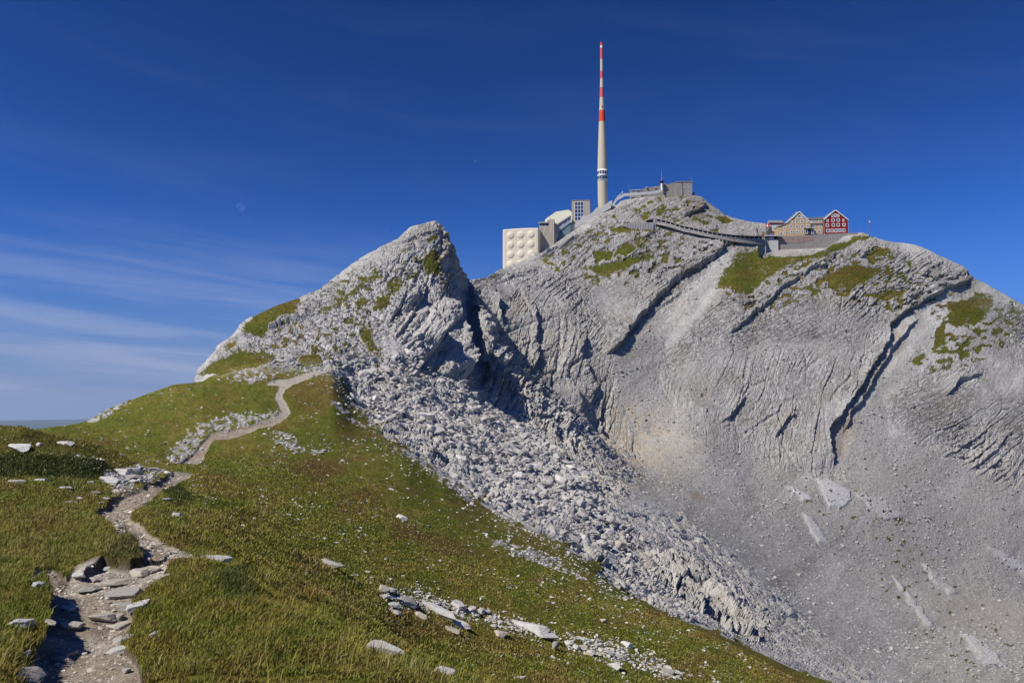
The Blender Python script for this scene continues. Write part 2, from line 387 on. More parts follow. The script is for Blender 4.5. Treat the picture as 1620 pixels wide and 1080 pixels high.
# the trodden path
PATH_NEAR = [(232,1120),(62,1120),(52,1050),(62,1010),(70,985),(62,960),(52,930),(48,908),(80,904),(104,918),(118,905),(165,897),(205,905),(228,893),(215,870),(195,850),(170,825),(150,810),(180,790),(215,775),(258,757),(275,746),(305,749),(292,757),(255,775),(235,795),(208,811),(205,820),(225,835),(260,855),(285,869),(312,879),(268,886),(262,905),(250,915),(225,935),(208,950),(212,970),(205,985),(190,1010),(200,1020),(215,1040),(225,1060)]
nr_ = Y < 40
nu, nv = U + 4*fbs(nr_, p3, 0.35, 3, 31)*np.clip(8/Y,0,1), V + 3*fbs(nr_, p3, 0.35, 3, 32)*np.clip(8/Y,0,1)
M_path = poly_mask(PATH_NEAR, 2.2, 0, 8.6, nu, nv)
PL = [(284,741,8),(300,733,9),(314,720,8),(325,703,6),(335,691,5),(375,685,5),(410,673,5),(440,663,6),(453,652,6),(447,640,6),(440,628,5),(446,614,5),(462,603,5),(490,593,4.0),(519,584,3.0)]
nb_ = (Y < 160) & (Y > 15)
d_, a_ = line_dist([p[:2] for p in PL], 30, 8.3, 11.4, U + 1.5*fbs(nb_, p3,2.0,2,33), V + 1.0*fbs(nb_, p3,2.0,2,34))
wid = np.interp(a_, range(len(PL)), [p[2] for p in PL])
M_path = np.maximum(M_path, sstep(1.2, -1.2, np.abs(d_) - wid))
PB = [(424,608,2),(434,606,4),(446,606,5),(456,605,5)]
d_, a_ = line_dist([p[:2] for p in PB], 30, 9, 11.4, U, V)
M_path = np.maximum(M_path, sstep(1.5, -1.5, np.abs(d_) - np.interp(a_, range(len(PB)), [p[2] for p in PB])))
# stony ground showing through the turf
stony_polys = [
  ([(150,800),(180,770),(165,745),(215,735),(262,742),(250,757),(205,775)], 6, 4, 9),
  ([(280,735),(262,725),(290,690),(300,682),(330,686),(322,705),(312,722)], 4, 7, 10.5),
  ([(300,690),(330,664),(380,655),(425,650),(445,650),(440,662),(400,676),(350,686)], 5, 8.5, 10.8),
  ([(415,690),(440,682),(460,690),(482,712),(520,712),(500,720),(465,718),(440,705)], 5, 8, 10.8),
  ([(345,603),(380,590),(420,588),(455,592),(400,606)], 4, 9, 11.4),
  ([(520,628),(560,655),(600,690),(560,672),(525,640)], 6, 8, 10.9),
  ([(640,700),(700,742),(760,790),(740,795),(690,762),(640,715)], 8, 8, 10.9),
  ([(770,855),(800,850),(850,870),(900,895),(950,930),(1000,955),(960,950),(900,920),(830,890)], 6, 7.5, 10.9),
  ([(600,935),(660,930),(720,955),(800,975),(870,1000),(905,1010),(860,1008),(780,990),(700,968),(620,960)], 8, 2.9, 8),
  ([(890,1000),(960,1015),(1040,1045),(1100,1070),(1060,1075),(980,1050),(900,1025)], 8, 2.9, 8)]
M_stony = np.zeros(U.shape, np.float32)
for pl, s, a, b in stony_polys[:8]:
    M_stony = np.maximum(M_stony, poly_mask(pl, s, a, b))
st_n = fbs(Y < 50, p3, 1.6, 4, 41) 
st_f = fbm2(U, V*1.6, 6, 3, 42)
M_stony = np.clip(sstep(0.52, 0.72, 0.62*M_stony + 0.75*np.where(Y > 45, st_f, 0.4*st_n + 0.6*st_f)), 0, 1) * (M_stony > 0.05)
hill_rock = poly_mask([(138,668),(165,648),(200,633),(190,643),(165,660),(150,668)], 3, 9.5, 10.6)
M_stony = np.maximum(M_stony, hill_rock * sstep(-0.1, 0.15, fbm2(U, V, 4, 3, 43)))
M_stony = np.maximum(M_stony, poly_mask(stony_polys[0][0], 3, 4, 9) * sstep(-0.25, 0.1, st_n))
M_heap = np.maximum.reduce([poly_mask(pl, 7, a, b) for pl, s, a, b in stony_polys])

# grass on the rock
G_polys = [
 [(376,524),(390,508),(430,484),(480,468),(464,492),(440,505),(415,532),(392,530)], [(360,545),(374,536),(372,556),(362,562)],
 [(673,402),(677,399),(688,388),(694,396),(700,409),(702,422),(698,433),(679,431),(669,413)], [(672,378),(694,372),(690,382),(676,384)],
 [(505,492),(540,470),(576,446),(571,458),(535,481),(509,498)], [(573,517),(592,512),(590,535),(604,556),(596,564),(578,548),(570,530)],
 [(612,444),(640,438),(636,460),(622,470),(610,462)], [(592,470),(612,468),(622,480),(606,492),(596,486)],
 [(310,592),(345,572),(385,560),(420,560),(440,568),(400,585),(345,594)],
 [(1168,392),(1215,391),(1285,398),(1312,400),(1295,411),(1262,415),(1230,427),(1205,450),(1180,474),(1152,460),(1132,462),(1150,425)],
 [(1272,394),(1330,381),(1360,372),(1384,378),(1342,386),(1312,396)],
 [(1308,428),(1345,414),(1402,430),(1362,455),(1322,464),(1298,444)], [(1360,400),(1400,392),(1410,402),(1372,412)],
 [(1500,482),(1545,464),(1572,476),(1570,496),(1542,520),(1502,518)], [(1482,522),(1497,506),(1500,545),(1478,552)], [(1440,570),(1462,556),(1466,566),(1446,580)],
 [(1370,470),(1410,455),(1440,460),(1400,478)],
 [(962,358),(1010,362),(1004,370),(965,366)], [(936,398),(952,392),(969,398),(966,413),(942,412)], [(973,391),(992,386),(1009,398),(990,408),(972,406)],
 [(912,428),(950,418),(985,411),(1028,403),(1036,410),(1000,425),(958,438),(930,431)], [(1036,330),(1056,324),(1052,336),(1040,342)], [(1046,306),(1086,304),(1082,312),(1052,312)],
 [(1130,344),(1150,342),(1160,352),(1142,352)], [(1155,372),(1185,372),(1190,380),(1160,384)], [(1208,362),(1230,356),(1230,372),(1208,374)]]
G_soft = [5,4,3,3,3,5,5,5,4,7,4,8,5,8,4,4,6,3,4,4,6,4,4,3,3,3]
M_green = np.zeros(U.shape, np.float32)
for pl, s in zip(G_polys, G_soft):
    M_green = np.maximum(M_green, poly_mask(pl, s, 10.6, 19))
g_n = fbm2(U, V*1.6, 9, 4, 51)
# thin turf between the stones of the near peak and on the ledges of the summit dome
T_polys = [([(330,590),(400,540),(480,470),(560,430),(640,400),(690,395),(650,470),(600,520),(610,580),(560,600),(520,580)], 20, 0.27),
           ([(860,400),(950,335),(1040,305),(1130,330),(1165,380),(1080,430),(960,450),(870,440)], 18, 0.25),
           ([(1140,460),(1200,400),(1400,395),(1540,450),(1500,500),(1400,500),(1280,470),(1180,500)], 18, 0.30),
           ([(1440,580),(1500,500),(1600,470),(1640,520),(1560,560),(1480,590)], 18, 0.28),
           ([(800,870),(930,890),(1010,945),(1080,985),(1010,940),(950,880),(850,850)], 8, 0.45),
           ([(1230,780),(1420,790),(1560,930),(1640,1080),(1500,1080),(1380,920)], 40, 0.13)]
for pl, s, w in T_polys:
    m = poly_mask(pl, s, 10.0, 19)
    M_green = np.maximum(M_green, m * sstep(0.78 - w, 0.95 - w, 0.5 + 0.5*g_n + 0.0*m) * 0.85)
g_f = fbm2(U, V*1.5, 3.4, 2, 52)
M_green = sstep(0.30, 0.72, M_green*1.05 + 0.36*g_n + 0.46*g_f - 0.05)

# scree
S_polys = [([(1160,393),(1186,397),(1150,440),(1104,482),(1062,522),(1036,560),(1052,620),(1090,655),(1130,690),(1000,690),(966,610),(958,566),(1000,530),(1060,472),(1112,430)], 5),
           ([(1480,534),(1448,546),(1402,592),(1352,662),(1330,745),(1420,765),(1640,800),(1640,715),(1540,700),(1470,690),(1400,690),(1395,640),(1440,590)], 8),
           ([(1200,545),(1330,535),(1312,568),(1240,582),(1190,566)], 8),
           ([(1400,440),(1440,425),(1460,440),(1430,455)], 6), ([(900,345),(1030,352),(1032,361),(880,362)], 3)]
M_scree = sstep(15.4, 14.9, SK) * sstep(13.0, 13.4, SK + 0.0006*(U-800)) 
low = poly_mask([(1000,760),(1100,700),(1320,750),(1640,800),(2500,900),(2500,1400),(1345,1100),(1200,960),(1090,850)], 14, 11, 15.6)
M_scree = np.maximum(M_scree, low)
for pl, s in S_polys:
    M_scree = np.maximum(M_scree, poly_mask(pl, s, 14, 19))
M_scree *= 1 - poly_mask([(745,440),(790,500),(860,590),(930,660),(1010,750),(980,790),(880,720),(790,640),(740,560)], 10, 11.5, 14.6)
M_boul = poly_mask([(430,582),(520,578),(600,560),(660,570),(740,612),(800,660),(880,720),(960,800),(1010,850),(1040,900),(1080,960),(1100,990),(990,935),(860,842),(770,800),(690,738),(610,680),(550,630),(515,592)], 14, 9.5, 13.4)
M_talus = poly_mask([(400,560),(500,470),(600,430),(650,440),(640,500),(600,560),(520,578),(430,582)], 16, 10.8, 13.4)

# ------------------------------------------------------------------ relief along the normal of the smooth base
H = np.zeros(U.shape, np.float32)
rockk = np.clip(1 - M_meadow, 0, 1) * np.clip(1 - M_scree, 0, 1)
def regional(poly, soft, k0, k1):
    return poly_mask(poly, soft, k0, k1) 
BED = np.zeros(U.shape + (3,), np.float32)
def strata(w, ang, lams, amps, seed, warp=1.0, sq=1.0):
    """bedding: risers that face down and right of the bedding trace; ang in degrees, lams/amps in metres"""
    sel = w > 0.02
    if not sel.any(): return
    sel &= (U > -120) & (U < 1760)
    a = math.radians(ang)
    x, y, z = X[sel], Y[sel], Z[sel]
    pw = (x, y*0.5, z)
    q = x * math.sin(a) - z * math.cos(a)
    s = x * math.cos(a) + z * math.sin(a)
    q = q + warp * (8*fbm(pw, 70, 2, seed) + 0.9*fbm(pw, 16, 2, seed+1) + 0.35*fbm(pw, 3.0, 2, seed+7))
    h = np.zeros(x.shape, np.float32)
    on = fbm(pw, 34, 2, seed + 3)                                                   # beds stand out in some places, not in others
    for j, (lam, amp) in enumerate(zip(lams, amps)):
        f = q / lam; b = np.floor(f); ph = f - b
        run = vnoise(s / (lam * 5.5), b * 7.7, b * 0 + j, seed + 20 + j)            # how strong this bed is along its length
        st = (0.1 + 1.7 * np.clip(run + 0.1, 0, 1)) * np.clip(0.55 + 1.5*on, 0.06, 1.6)
        wf = min(0.2, 0.85 / lam)
        prof = np.where(ph < 1 - wf, (ph / (1 - wf))**2.2, (1 - ph) / wf)
        notch = np.exp(-((ph - 1 + 0.25*wf) / (0.5*wf))**2) + np.exp(-((ph) / (0.35*wf))**2)
        h += amp * st * (0.75*prof - 0.55*notch)
        # the beds break up into blocks along joints
        f1, f2, idn = worley(s / (lam * 2.1) + 3.3*j, f * 0.8 + 0.15*run, y / (lam * 4.0), seed + 60 + j)
        h += amp * (0.75 * (idn - 0.5) - 0.75 * sstep(0.10, 0.02, f2 - f1)) * np.clip(0.65 + 1.4*on, 0.12, 1.5)
    H[sel] += h * w[sel]
    up = w[sel] > BED[sel][:, 2]
    BED[sel] = np.where(up[:, None], np.stack([q, s, w[sel]], 1), BED[sel])
RA = regional([(745,430),(860,370),(950,310),(1040,285),(1130,310),(1220,345),(1230,375),(1165,390),(1110,440),(1050,500),(962,566),(925,525),(880,470),(800,450)], 14, 15, 19)
strata(RA, 33, (8, 3.6, 1.9), (1.2, 1.05, 0.55), 100, 0.8)
RB = regional([(740,440),(800,452),(880,470),(928,528),(965,580),(985,680),(1060,780),(960,740),(880,700),(800,620),(765,560)], 14, 13.6, 18)
strata(RB, 74, (17, 6.5, 2.8), (1.9, 1.2, 0.8), 200, 1.8)
RC = regional([(1140,470),(1200,400),(1380,370),(1560,440),(1480,480),(1420,500),(1380,545),(1200,560),(1060,590),(1050,560)], 14, 15, 19)
strata(RC, 27, (11, 4.2, 2.0), (0.9, 0.75, 0.5), 300, 1.2)
RD = regional([(1040,570),(1200,555),(1330,560),(1390,520),(1400,560),(1330,680),(1330,760),(1230,740),(1100,690),(1055,630)], 14, 14.6, 18)
strata(RD, 58, (15, 5.0, 2.2), (0.9, 0.4, 0.35), 400, 1.5)
RE = regional([(1430,600),(1500,560),(1600,470),(1900,500),(2400,600),(2400,900),(1640,790),(1450,700),(1400,660)], 14, 14.6, 19)
strata(RE, 24, (13, 4.8, 2.2), (1.1, 0.8, 0.5), 500, 2.0)
# near peak: slab on the left skyline, ribs under the summit
RF = regional([(300,600),(340,560),(390,505),(500,450),(620,368),(690,340),(700,372),(640,410),(560,450),(480,510),(400,560),(340,592)], 8, 11.2, 14)
strata(RF, 31, (6.5, 2.4, 1.1), (0.9, 0.5, 0.2), 600, 0.5)
RG = regional([(600,420),(660,400),(700,380),(730,430),(790,560),(770,620),(700,610),(650,580),(620,520)], 12, 11.6, 14.5)
strata(RG, 76, (11, 4.5, 2.0), (1.3, 0.8, 0.5), 700, 1.0)
RH = regional([(700,360),(720,380),(745,440),(790,500),(860,590),(940,670),(1010,755),(980,800),(880,730),(790,650),(750,620),(710,480)], 8, 11.5, 15.0)
strata(RH, 66, (7, 3.2, 1.5), (1.4, 0.9, 0.5), 800, 1.2)
RP = regional([(1010,890),(1080,862),(1200,935),(1240,985),(1200,1010),(1120,978),(1050,938)], 10, 9.8, 12.8)
strata(RP, 84, (4.2, 1.9, 0.9), (1.5, 0.8, 0.35), 900, 0.8)
RQ = regional([(960,800),(1080,815),(1345,1040),(1500,1150),(1300,1150),(1100,1000),(1000,930)], 12, 9.8, 13.5)
strata(RQ * (1 - RP), -38, (6, 2.6, 1.1), (0.7, 0.5, 0.25), 950, 0.9)
# broken blocks
blk = np.clip(np.maximum.reduce([M_boul*0.9, M_talus*0.5, RG*0.45, RH*0.7, RF*0.04, RQ*0.25]), 0, 1) * rockk
sel = (blk > 0.05) & (SK < 15.3)
for (sz, am, sd) in ((0.0135, 1.0, 1), (0.0062, 0.55, 2)):
    # block size grows with the distance of the slope: coarse crags on the far mountain, boulders near
    size = np.where(SK[sel] > 14.2, sz * 480, sz * 210)
    cu, cv, cw = X[sel], Y[sel], Z[sel]
    jig = 0.35 * size
    f1, f2, idn = worley((cu + jig*fbm((cu,cv,cw), 4, 2, 60+sd)) / size, (cv*0.6) / size, (cw + jig*fbm((cu,cv,cw), 4, 2, 70+sd)) / size, 900 + sd)
    crack = sstep(0.0, 0.16, f2 - f1)
    H[sel] += blk[sel] * size * am * (0.34*(idn - 0.5) + 0.22*(crack - 1) + 0.10*(0.5 - f1))
# crags at larger scale and general roughness
rk = rockk * sstep(9.6, 10.4, SK)
rs = rk > 0.02
H += rk * np.where(SK > 14.0, 2.2, 1.0) * fbs(rs, p3, np.where(SK > 14.0, 30.0, 11.0), 4, 77, 0.45)
H += rk * np.where(SK > 14.0, 0.26, 0.2) * fbs(rs, p3, np.where(SK > 14.0, 1.6, 1.0), 2, 78)
# pits and short clefts
H -= rk * np.where(SK > 14.0, 1.5, 0.8) * sstep(0.42, 0.62, fbs(rs, (X*1.25 + Z*0.5, Y*0.4, Z*0.75), np.where(SK > 14.0, 2.7, 1.35), 2, 79)) * sstep(-0.35, 0.3, fbs(rs, p3, np.where(SK > 14.0, 30.0, 14.0), 2, 80))
# scree: stones and runnels
scr = M_scree * (1 - M_meadow)
ss = scr > 0.02
H += scr * (0.7*fbs(ss, (X, Y*0.25, Z), 18, 3, 81) + 0.13*fbs(ss, p3, 1.8, 2, 82) + 0.09*fbs(ss, p3, 0.8, 1, 83))
# ledges that throw the long dark lines
def ledge(pts, h, wpx, k0=14.5, k1=19, seed=5):
    d, a = line_dist(pts, wpx*4, k0, k1, U + 6*fbm2(U, V, 22, 3, seed) + 2.5*fbm2(U, V, 6, 2, seed+1), V + 5*fbm2(U, V, 22, 3, seed+2) + 2.0*fbm2(U, V, 6, 2, seed+3))
    n = len(pts) - 1
    end = sstep(0, 0.6, a) * sstep(n, n - 0.6, a)
    H[...] += (h * end * sstep(-0.6, 0.9, d) * np.exp(-np.clip(d, 0, None) / wpx)).astype(np.float32)
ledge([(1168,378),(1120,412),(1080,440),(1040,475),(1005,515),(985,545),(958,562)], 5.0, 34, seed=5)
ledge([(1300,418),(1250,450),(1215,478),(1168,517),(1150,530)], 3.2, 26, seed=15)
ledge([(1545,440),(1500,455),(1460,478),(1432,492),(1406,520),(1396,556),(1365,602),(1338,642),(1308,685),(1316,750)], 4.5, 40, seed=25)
ledge([(1455,500),(1425,532),(1404,566),(1376,606),(1350,645),(1336,690)], 3.0, 16, seed=35)
ledge([(1182,620),(1166,648),(1140,672)], 2.6, 20, seed=45)
ledge([(1260,640),(1240,672),(1222,700)], 2.2, 20, seed=55)
ledge([(1560,590),(1520,600),(1496,626)], 3, 22, seed=65)
ledge([(1340,395),(1300,420),(1266,434)], 3, 18, seed=75)
ledge([(1400,395),(1372,404),(1352,412)], 3, 16, seed=76)
ledge([(1064,352),(1040,368),(1010,386)], 3, 14, seed=85)
ledge([(1120,318),(1105,335),(1070,350)], 3.5, 14, seed=95)
ledge([(930,520),(916,560),(940,610),(930,650)], 3, 22, seed=105)
ledge([(838,470),(850,520),(846,570),(835,600)], 3, 18, seed=115)
ledge([(905,600),(915,640),(900,690)], 3, 20, seed=125)
ledge([(790,455),(786,490),(795,520)], 5, 14, 13.6, 19, seed=135)
ledge([(658,484),(672,520),(692,566)], 6.0, 22, 11.6, 14, seed=145)
ledge([(700,470),(716,510),(728,560),(740,600)], 6.0, 20, 11.6, 14, seed=155)
ledge([(770,560),(784,590),(796,625)], 4.0, 14, 12, 15, seed=165)
ledge([(640,440),(652,465),(660,480)], 2.5, 14, 11.6, 14, seed=175)
ledge([(692,352),(640,372),(600,402),(560,428)], -1.2, 8, 11.6, 14, seed=185)
# smooth limestone slabs lying in the scree
SL = [[(1293,758),(1310,755),(1346,772),(1345,792),(1330,803),(1312,800)], [(1350,776),(1385,788),(1428,818),(1402,826),(1376,802)], [(1268,812),(1290,822),(1312,862),(1296,860),(1280,836)],
      [(1455,890),(1470,893),(1517,934),(1500,937),(1475,912)], [(1558,862),(1590,874),(1640,905),(1640,918),(1590,892)], [(1520,1006),(1548,1010),(1592,1056),(1560,1056)], [(1410,912),(1424,920),(1478,988),(1466,988)], [(1245,770),(1262,772),(1288,790),(1270,792)]]
M_slab = np.zeros(U.shape, np.float32)
for pl in SL: M_slab = np.maximum(M_slab, poly_mask(pl, 3, 11, 16))
d_, a_ = line_dist([(985,770),(1080,822),(1180,905),(1260,975),(1345,1045),(1420,1110)], 40, 10.5, 14)
M_rib = sstep(9, 3, np.abs(d_ + 3*fbm2(U, V, 14, 2, 91))) 
H = H * (1 - 0.75*M_slab) + 0.7*M_slab + 0.35*M_rib
H *= (1 - 0.8 * np.clip(M_green, 0, 1) * (SK > 10.6))
# rock features fade out towards unseen lower/back parts and under the buildings
H *= sstep(19.3, 18.6, SK)
def level(poly, soft, h, keep):
    global H
    m = poly_mask(poly, soft, 16.2, 20, U, V); H = H*(1 - m*(1 - keep)) + h*m
level([(1200,364),(1236,362),(1316,362),(1330,372),(1306,390),(1280,400),(1205,404)], 5, -7.5, 0.1)
level([(848,402),(850,384),(880,362),(900,346),(940,316),(972,302),(978,322),(945,348),(915,370),(880,388)], 4, -4.5, 0.3)
level([(968,330),(974,302),(1000,294),(1052,290),(1100,292),(1100,308),(1050,308),(1000,316),(984,324)], 3, -3.6, 0.3)
level([(1000,346),(1036,338),(1060,344),(1120,360),(1215,366),(1215,384),(1120,378),(1040,366),(1000,364)], 5, 0.4, 0.3)
# turf: hummocks near, gentle swells farther
mead = M_meadow
ms = mead > 0.02
H += mead * (0.10*fbs(ms & (Y < 60), p3, 1.3, 4, 95) + 0.05*fbs(ms & (Y < 60), p3, 0.35, 3, 96)) * sstep(60, 15, Y)
H += mead * (0.14*fbs(ms, p3, 6.0, 3, 97)) * sstep(14, 40, Y)
H += mead * (0.16*np.abs(fbs(ms, p3, 2.2, 3, 98))) * sstep(18, 60, Y)
# the path is worn into it, with a ragged turf bank on its uphill side
H -= M_path * np.where(Y < 12, 0.05, 0.09) * mead
H += M_path * (0.025*fbs(M_path > 0, p3, 0.25, 4, 99) + 0.035*np.abs(fbs(M_path > 0, p3, 0.6, 2, 101))) * sstep(70, 10, Y)
nb2 = nr_ & (SK < 6)
bu_, bv_ = nu + 11*fbs(nb2, p3, 0.45, 3, 35), nv + 8*fbs(nb2, p3, 0.45, 3, 36)
bank, ba = line_dist([(52,1050),(66,1012),(72,985),(62,955),(50,925)], 60, 0, 3.5, bu_, bv_)
H += (0.17 * sstep(0, 1, ba) * sstep(4, 3.3, ba) * sstep(0.5, 3.5, -bank) * np.exp(-np.clip(-bank, 0, None)/26) * (bank > -200)).astype(np.float32)
bank, ba = line_dist([(110,922),(165,898),(205,905),(232,892),(214,868),(194,848)], 60, 1.5, 4.8, bu_, bv_)
H += (0.11 * sstep(0, 0.5, ba) * sstep(5, 4.5, ba) * sstep(0.5, 3.5, -bank) * np.exp(-np.clip(-bank, 0, None)/24) * (bank > -200)).astype(np.float32)
H += M_stony * mead * (0.06*fbs(M_stony > 0, p3, 0.5, 3, 103)) * np.clip(Y/25, 0.3, 2.2)

X = X + NB[..., 0]*H; Y1 = Y + NB[..., 1]*H; Z = Z + NB[..., 2]*H
N1 = grid_normals(X, Y1, Z, 1)
N2 = grid_normals(X, Y1, Z, 3)

# ------------------------------------------------------------------ colour of the ground, with some shade painted in
def mixc(c, m, col): return c * (1 - m[..., None]) + np.asarray(col, np.float32) * m[..., None]
n_lo = fbm2(U, V, 60, 3, 111); n_mid = fbm2(U, V*1.5, 14, 4, 112); n_hi = vnoise2(U/1.7, V/1.7, 113)
C = np.zeros(U.shape + (3,), np.float32) + np.array([0.405, 0.394, 0.370], np.float32)
C *= ((1 + 0.10*n_lo + 0.10*n_mid + 0.08*n_hi) * np.where(SK < 14, 1.14, 1.0))[..., None]
C = mixc(C, 0.5*sstep(0.15, 0.6, fbm2(U, V, 26, 4, 114)), (0.44, 0.432, 0.42))
C = mixc(C, 0.45*sstep(0.2, 0.6, fbs(SK > 14, (X, Y*0.4, Z), 9, 4, 115)) * (SK > 14), (0.265, 0.255, 0.24))
C = mixc(C, 0.75*sstep(0.08, 0.5, fbm2(U, V*1.3, 48, 5, 121, 0.6)) * (SK > 10.5), (0.35, 0.322, 0.285))
C = mixc(C, 0.5*sstep(0.15, 0.5, fbm2(U*0.7 - V*0.4, V + U*0.5, 30, 4, 122)) * (SK > 14), (0.32, 0.308, 0.29))
C = mixc(C, 0.5*sstep(0.2, 0.55, fbm2(U, V, 36, 4, 123)) * (SK > 10.5), (0.50, 0.49, 0.47))
C = mixc(C, scr*0.85, (0.330, 0.318, 0.295))
C = mixc(C, scr*0.7*sstep(0.05, 0.45, fbm2(U*0.8 + V*0.9, V*0.25 - U*0.2, 22, 4, 119)), (0.255, 0.243, 0.222))
C = mixc(C, scr*0.6*sstep(0.1, 0.45, fbm2(U*0.8 + V*0.9, V*0.25 - U*0.2, 34, 3, 120)), (0.42, 0.41, 0.39))
sp = vnoise2(U/1.9, V/1.9, 116); sp2 = fbm2(U, V, 40, 3, 117)
C *= (1 + scr*(0.20*sp + 0.10*sp2 + 0.16*np.clip(vnoise2(U/3.1, V/3.1, 118)-0.45, 0, 1)*3))[..., None]
C = mixc(C, M_slab*0.9, (0.50, 0.495, 0.49)); C = mixc(C, M_rib*0.6, (0.42, 0.425, 0.40))
def stain(poly, soft, k0, k1, col, amt, sc=10, sd=0):
    global C
    m = poly_mask(poly, soft, k0, k1) * sstep(-0.25, 0.35, fbm2(U, V, sc, 3, 130+sd))
    C = mixc(C, m*amt, col)
stain([(960,650),(1020,630),(1060,680),(1060,780),(1000,790),(950,720)], 18, 13, 16.5, (0.43,0.375,0.29), 0.6, 9, 1)
stain([(770,590),(830,600),(930,700),(1010,790),(960,790),(860,690)], 18, 11.5, 15, (0.47,0.42,0.34), 0.7, 12, 2)
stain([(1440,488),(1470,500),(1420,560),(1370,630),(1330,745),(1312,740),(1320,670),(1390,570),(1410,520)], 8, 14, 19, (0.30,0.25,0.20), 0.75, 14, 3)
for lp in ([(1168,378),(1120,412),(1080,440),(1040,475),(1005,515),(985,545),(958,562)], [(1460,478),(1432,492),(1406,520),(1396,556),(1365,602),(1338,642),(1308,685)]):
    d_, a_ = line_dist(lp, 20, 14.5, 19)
    C = mixc(C, 0.75*sstep(-7, -2, d_)*sstep(4, 1, d_)*sstep(-0.3, 0.3, g_n), (0.17, 0.145, 0.115))  # riser shade of the two long ledges painted into the rock as dark brown
stain([(1118,778),(1130,776),(1150,810),(1170,845),(1168,866),(1150,835),(1126,800)], 2.5, 11, 16, (0.30,0.265,0.13), 0.95, 100, 4)
stain([(1090,780),(1120,780),(1112,795),(1094,795)], 4, 11, 16, (0.28,0.22,0.14), 0.7, 20, 5)
stain([(1330,700),(1400,690),(1640,760),(1640,1080),(1500,1000),(1380,820)], 40, 13, 17, (0.335,0.305,0.275), 0.5, 50, 6)
stain([(1230,380),(1290,378),(1300,392),(1240,394)], 4, 17, 19, (0.3,0.27,0.24), 0.5, 10, 7)
stain([(1085,312),(1125,330),(1150,350),(1110,352),(1080,330)], 8, 17, 19, (0.24,0.19,0.13), 0.7, 8, 8)
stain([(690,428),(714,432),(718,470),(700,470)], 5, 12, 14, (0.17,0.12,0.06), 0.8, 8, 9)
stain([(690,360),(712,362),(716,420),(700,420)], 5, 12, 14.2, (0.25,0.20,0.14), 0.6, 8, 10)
# turf
def turf(seed, py):
    a = fbm2(U, V*2.2, 46, 4, seed); b = fbm2(U, V*2.2, 11, 3, seed+1); c = vnoise2(U/2.2, V/1.6, seed+2)
    t = np.zeros(U.shape + (3,), np.float32) + np.array([0.110, 0.116, 0.026], np.float32)
    t = mixc(t, 0.85*sstep(-0.25, 0.4, a + 0.4*b), (0.134, 0.110, 0.034))
    t = mixc(t, 0.8*sstep(0.12, 0.55, fbm2(U, V*2.6, 70, 4, seed+5) + 0.25*b), (0.118, 0.083, 0.033))
    t = mixc(t, 0.6*sstep(0.1, 0.6, -a + 0.5*b), (0.066, 0.084, 0.020))
    return t * (1 + 0.22*b + 0.32*c)[..., None]
T = turf(150, 0) * np.array([1.14, 1.15, 0.86], np.float32)
def turf_tint(poly, soft, k0, k1, col, amt):
    global T
    T = mixc(T, amt * poly_mask(poly, soft, k0, k1), col)
turf_tint([(-60,716),(120,716),(175,727),(208,745),(190,757),(100,757),(-60,757)], 5, 4.5, 7.2, (0.026, 0.036, 0.011), 0.9)  # darker turf on the bank face of the left mound
turf_tint([(-60,676),(40,680),(110,694),(190,720),(120,716),(-60,714)], 8, 5.5, 8, (0.060, 0.062, 0.018), 0.6)
turf_tint([(252,768),(285,760),(308,772),(305,795),(272,806),(256,790)], 6, 3.4, 7, (0.035, 0.045, 0.013), 0.8)
turf_tint([(455,738),(500,728),(550,742),(540,756),(480,752)], 9, 6, 10, (0.135, 0.070, 0.034), 0.6)
turf_tint([(640,838),(700,846),(760,880),(740,892),(670,868)], 10, 5, 10.5, (0.130, 0.070, 0.034), 0.55)
turf_tint([(1000,985),(1100,1010),(1180,1045),(1100,1040),(1010,1008)], 12, 5, 10, (0.128, 0.076, 0.034), 0.5)
turf_tint([(326,892),(385,897),(398,945),(345,938)], 8, 1.4, 3, (0.040, 0.050, 0.014), 0.75)
turf_tint([(160,860),(205,858),(228,885),(205,902),(160,898)], 5, 1.6, 4.5, (0.035, 0.042, 0.014), 0.7)  # shade under the overhanging path bank, painted as a dark patch
gr = np.maximum(M_meadow*(1 - M_path)*(1 - M_stony), M_green * (SK > 10.6))
steep = sstep(0.12, 0.42, np.where(SK > 10.6, N2[..., 2], 1.0))
gr = gr * steep
T = T * np.where(SK > 11.3, 0.74, 1.0)[..., None]
C = mixc(C, gr, (0, 0, 0)) + T * gr[..., None]
# bare earth, trodden gravel
dirt = np.zeros(U.shape + (3,), np.float32) + np.array([0.31, 0.255, 0.195], np.float32)
dn = fbs(M_path > 0, p3, 0.7, 4, 160)
dirt = mixc(dirt, 0.85*sstep(0.0, 0.4, dn), (0.42, 0.38, 0.325))
dirt = mixc(dirt, sstep(45, 90, Y)*0.8, (0.42, 0.385, 0.33))
dirt *= (1 + 0.25*vnoise(X/0.05, Y/0.09, Z/0.05, 161)*np.clip(14/Y, 0, 1) + 0.12*n_hi)[..., None]
pm = M_path * M_meadow
C = mixc(C, pm, (0, 0, 0)) + dirt * pm[..., None]
stain([(40,905),(85,903),(100,925),(70,945),(50,935)], 4, 1.5, 3.2, (0.10,0.07,0.045), 0.85, 60, 11)
stain([(-5,755),(25,750),(28,762),(-5,768)], 3, 4, 6, (0.13,0.07,0.04), 0.8, 60, 12)
stain([(200,1060),(240,1050),(250,1090),(215,1095)], 6, 0, 2.5, (0.10,0.07,0.045), 0.8, 60, 13)
stain([(-40,718),(120,718),(175,728),(205,745),(190,757),(100,756),(-40,756)], 4, 4.5, 7, (0.03, 0.042, 0.012), 0.75, 60, 14)  # same bank face of the left mound, tinted darker green
stm = M_stony * M_meadow * (1 - M_path)
